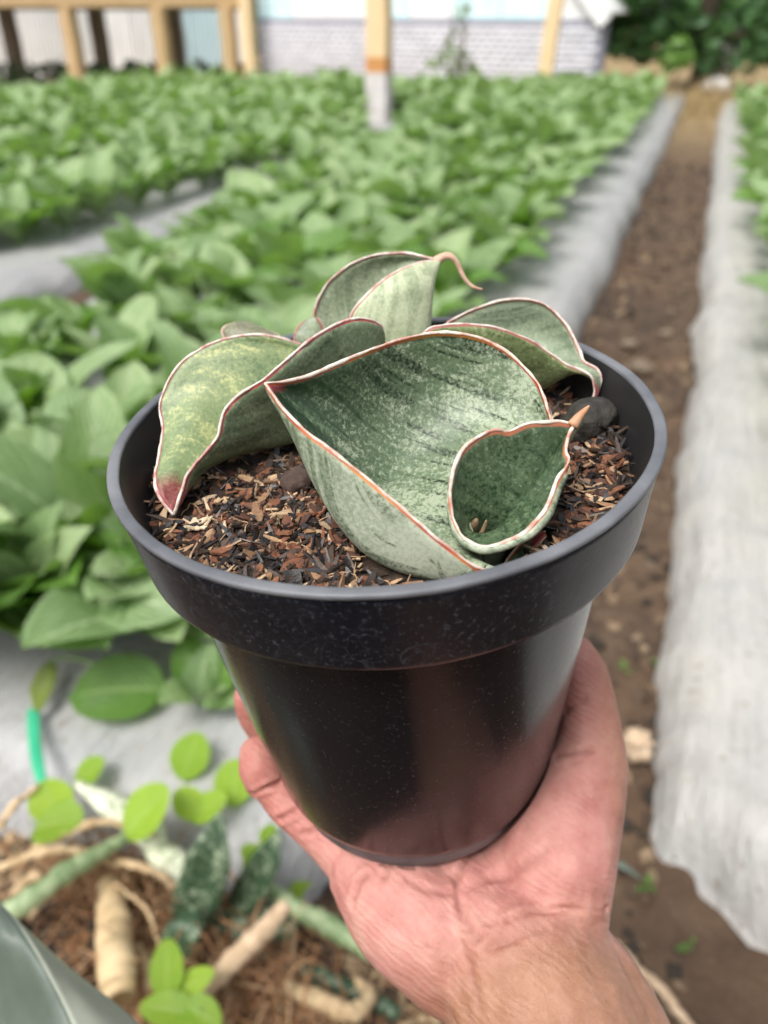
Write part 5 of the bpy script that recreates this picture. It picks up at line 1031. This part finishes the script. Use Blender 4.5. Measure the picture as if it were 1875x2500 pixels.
# ---- the rest of the person, standing behind the viewpoint: dark clothes mirrored in the glossy pot
def voxel_body(name, chains, mat, parent, vox=.016, it=6):
    bv, bf = [], []
    for ch in chains:
        P = catmull(np.array(ch), 5); mb = MB(); mb.tube([q[:3] for q in P], [q[3] for q in P], 16); b = len(bv); bv += mb.V; bf += [tuple(i + b for i in f) for f in mb.F]
        for q in P: b = len(bv); bv += [(q[0] + v.x * q[3], q[1] + v.y * q[3], q[2] + v.z * q[3]) for v in ICO2[0]]; bf += [tuple(i + b for i in f) for f in ICO2[1]]
    me = bpy.data.meshes.new(name); me.from_pydata([tuple(v) for v in bv], [], bf); t = obj(name, me)
    rm = t.modifiers.new('remesh', 'REMESH'); rm.mode = 'VOXEL'; rm.voxel_size = vox; sm = t.modifiers.new('smooth', 'SMOOTH'); sm.iterations = it
    m2 = t.evaluated_get(bpy.context.evaluated_depsgraph_get()).to_mesh(); V2 = [v.co[:] for v in m2.vertices]; F2 = [tuple(p.vertices) for p in m2.polygons]
    bpy.data.objects.remove(t); q = obj(name, mesh_np(name, V2, F2, [mat])); q.parent = parent; q.matrix_parent_inverse = parent.matrix_world.inverted(); return q
bpy.context.view_layer.update()
M['shirt'] = simple('dark_shirt', (.012, .013, .018), (.022, .023, .030), 60, .9, .3, .002); M['trousers'] = simple('dark_trousers', (.014, .014, .016), (.025, .025, .028), 60, .9, .3, .002)
M['hair'] = simple('black_hair', (.008, .007, .006), (.018, .015, .012), 90, .5, .4, .003)
elb = POTM @ Vector((.040, -.108, -.222)); elb2 = POTM @ Vector((.043, -.150, -.262))
by = -.52
voxel_body('shirt', [[(-.16, by, 1.34, .075), (0.02, by, 1.38, .09), (.20, by, 1.34, .075)], [(.02, by, 1.30, .15), (.02, by, 1.1, .155), (.02, by, .90, .15)], [(-.08, by, 1.25, .12), (-.08, by, .92, .13)], [(.12, by, 1.25, .12), (.12, by, .92, .13)],
    [(.20, by, 1.34, .075), (.26, by + .02, 1.15, .06), (.27, by + .10, .98, .052)], [(-.16, by, 1.34, .075), (-.22, by + .03, 1.14, .06), (-.20, by + .12, 1.0, .052)]], M['shirt'], o)
voxel_body('trousers', [[(-.07, by, .92, .14), (.11, by, .92, .14)], [(-.08, by, .9, .11), (-.09, by + .01, .5, .075), (-.10, by, .06, .055)], [(.12, by, .9, .11), (.13, by + .01, .5, .075), (.14, by, .06, .055)]], M['trousers'], o)
voxel_body('shoe', [[(-.10, by - .05, .035, .04), (-.10, by + .06, .035, .045), (-.105, by + .14, .03, .035)]], M['hair'], o, .01)
voxel_body('shoe', [[(.14, by - .05, .035, .04), (.14, by + .06, .035, .045), (.145, by + .14, .03, .035)]], M['hair'], o, .01)
voxel_body('head', [[(.02, by, 1.38, .055), (.02, by + .02, 1.47, .052)], [(.02, by + .03, 1.50, .062), (.02, by + .015, 1.56, .082), (.02, by, 1.60, .085)], [(.02, by + .098, 1.565, .010), (.02, by + .115, 1.535, .014)], [(.0, by + .095, 1.505, .008), (.04, by + .095, 1.505, .008)], [(-.066, by + .01, 1.56, .018), (-.068, by + .01, 1.53, .014)], [(.106, by + .01, 1.56, .018), (.108, by + .01, 1.53, .014)]], M['skin'], o, .006, 3)
voxel_body('hair', [[(.02, by - .02, 1.615, .092), (.02, by - .035, 1.57, .085)], [(.02, by + .04, 1.655, .05), (-.02, by + .03, 1.65, .05)]], M['hair'], o, .01)
voxel_body('arm', [[tuple(elb) + (.034,), tuple(elb2) + (.038,), (.16, -.24, .70, .042), (.25, by + .12, .92, .046), (.27, by + .08, 1.02, .048)]], M['skin'], o, .008)
voxel_body('arm', [[(-.20, by + .14, .98, .045), (-.16, -.20, .93, .038), (-.09, -.09, .965, .03)]], M['skin'], o, .008)

# ------------------------------------------------------------------ put each root at the base of its thing
bpy.context.view_layer.update()
for o in list(bpy.data.objects):
    if o.type == 'EMPTY' and o.parent is None and o.location.length < 1e-6 and o.children:
        pts = [c.matrix_local @ Vector(b) for c in o.children for b in c.bound_box]
        base = Vector((sum(p.x for p in pts) / len(pts), sum(p.y for p in pts) / len(pts), min(p.z for p in pts)))
        o.location = base
        for c in o.children: c.location = c.location - base
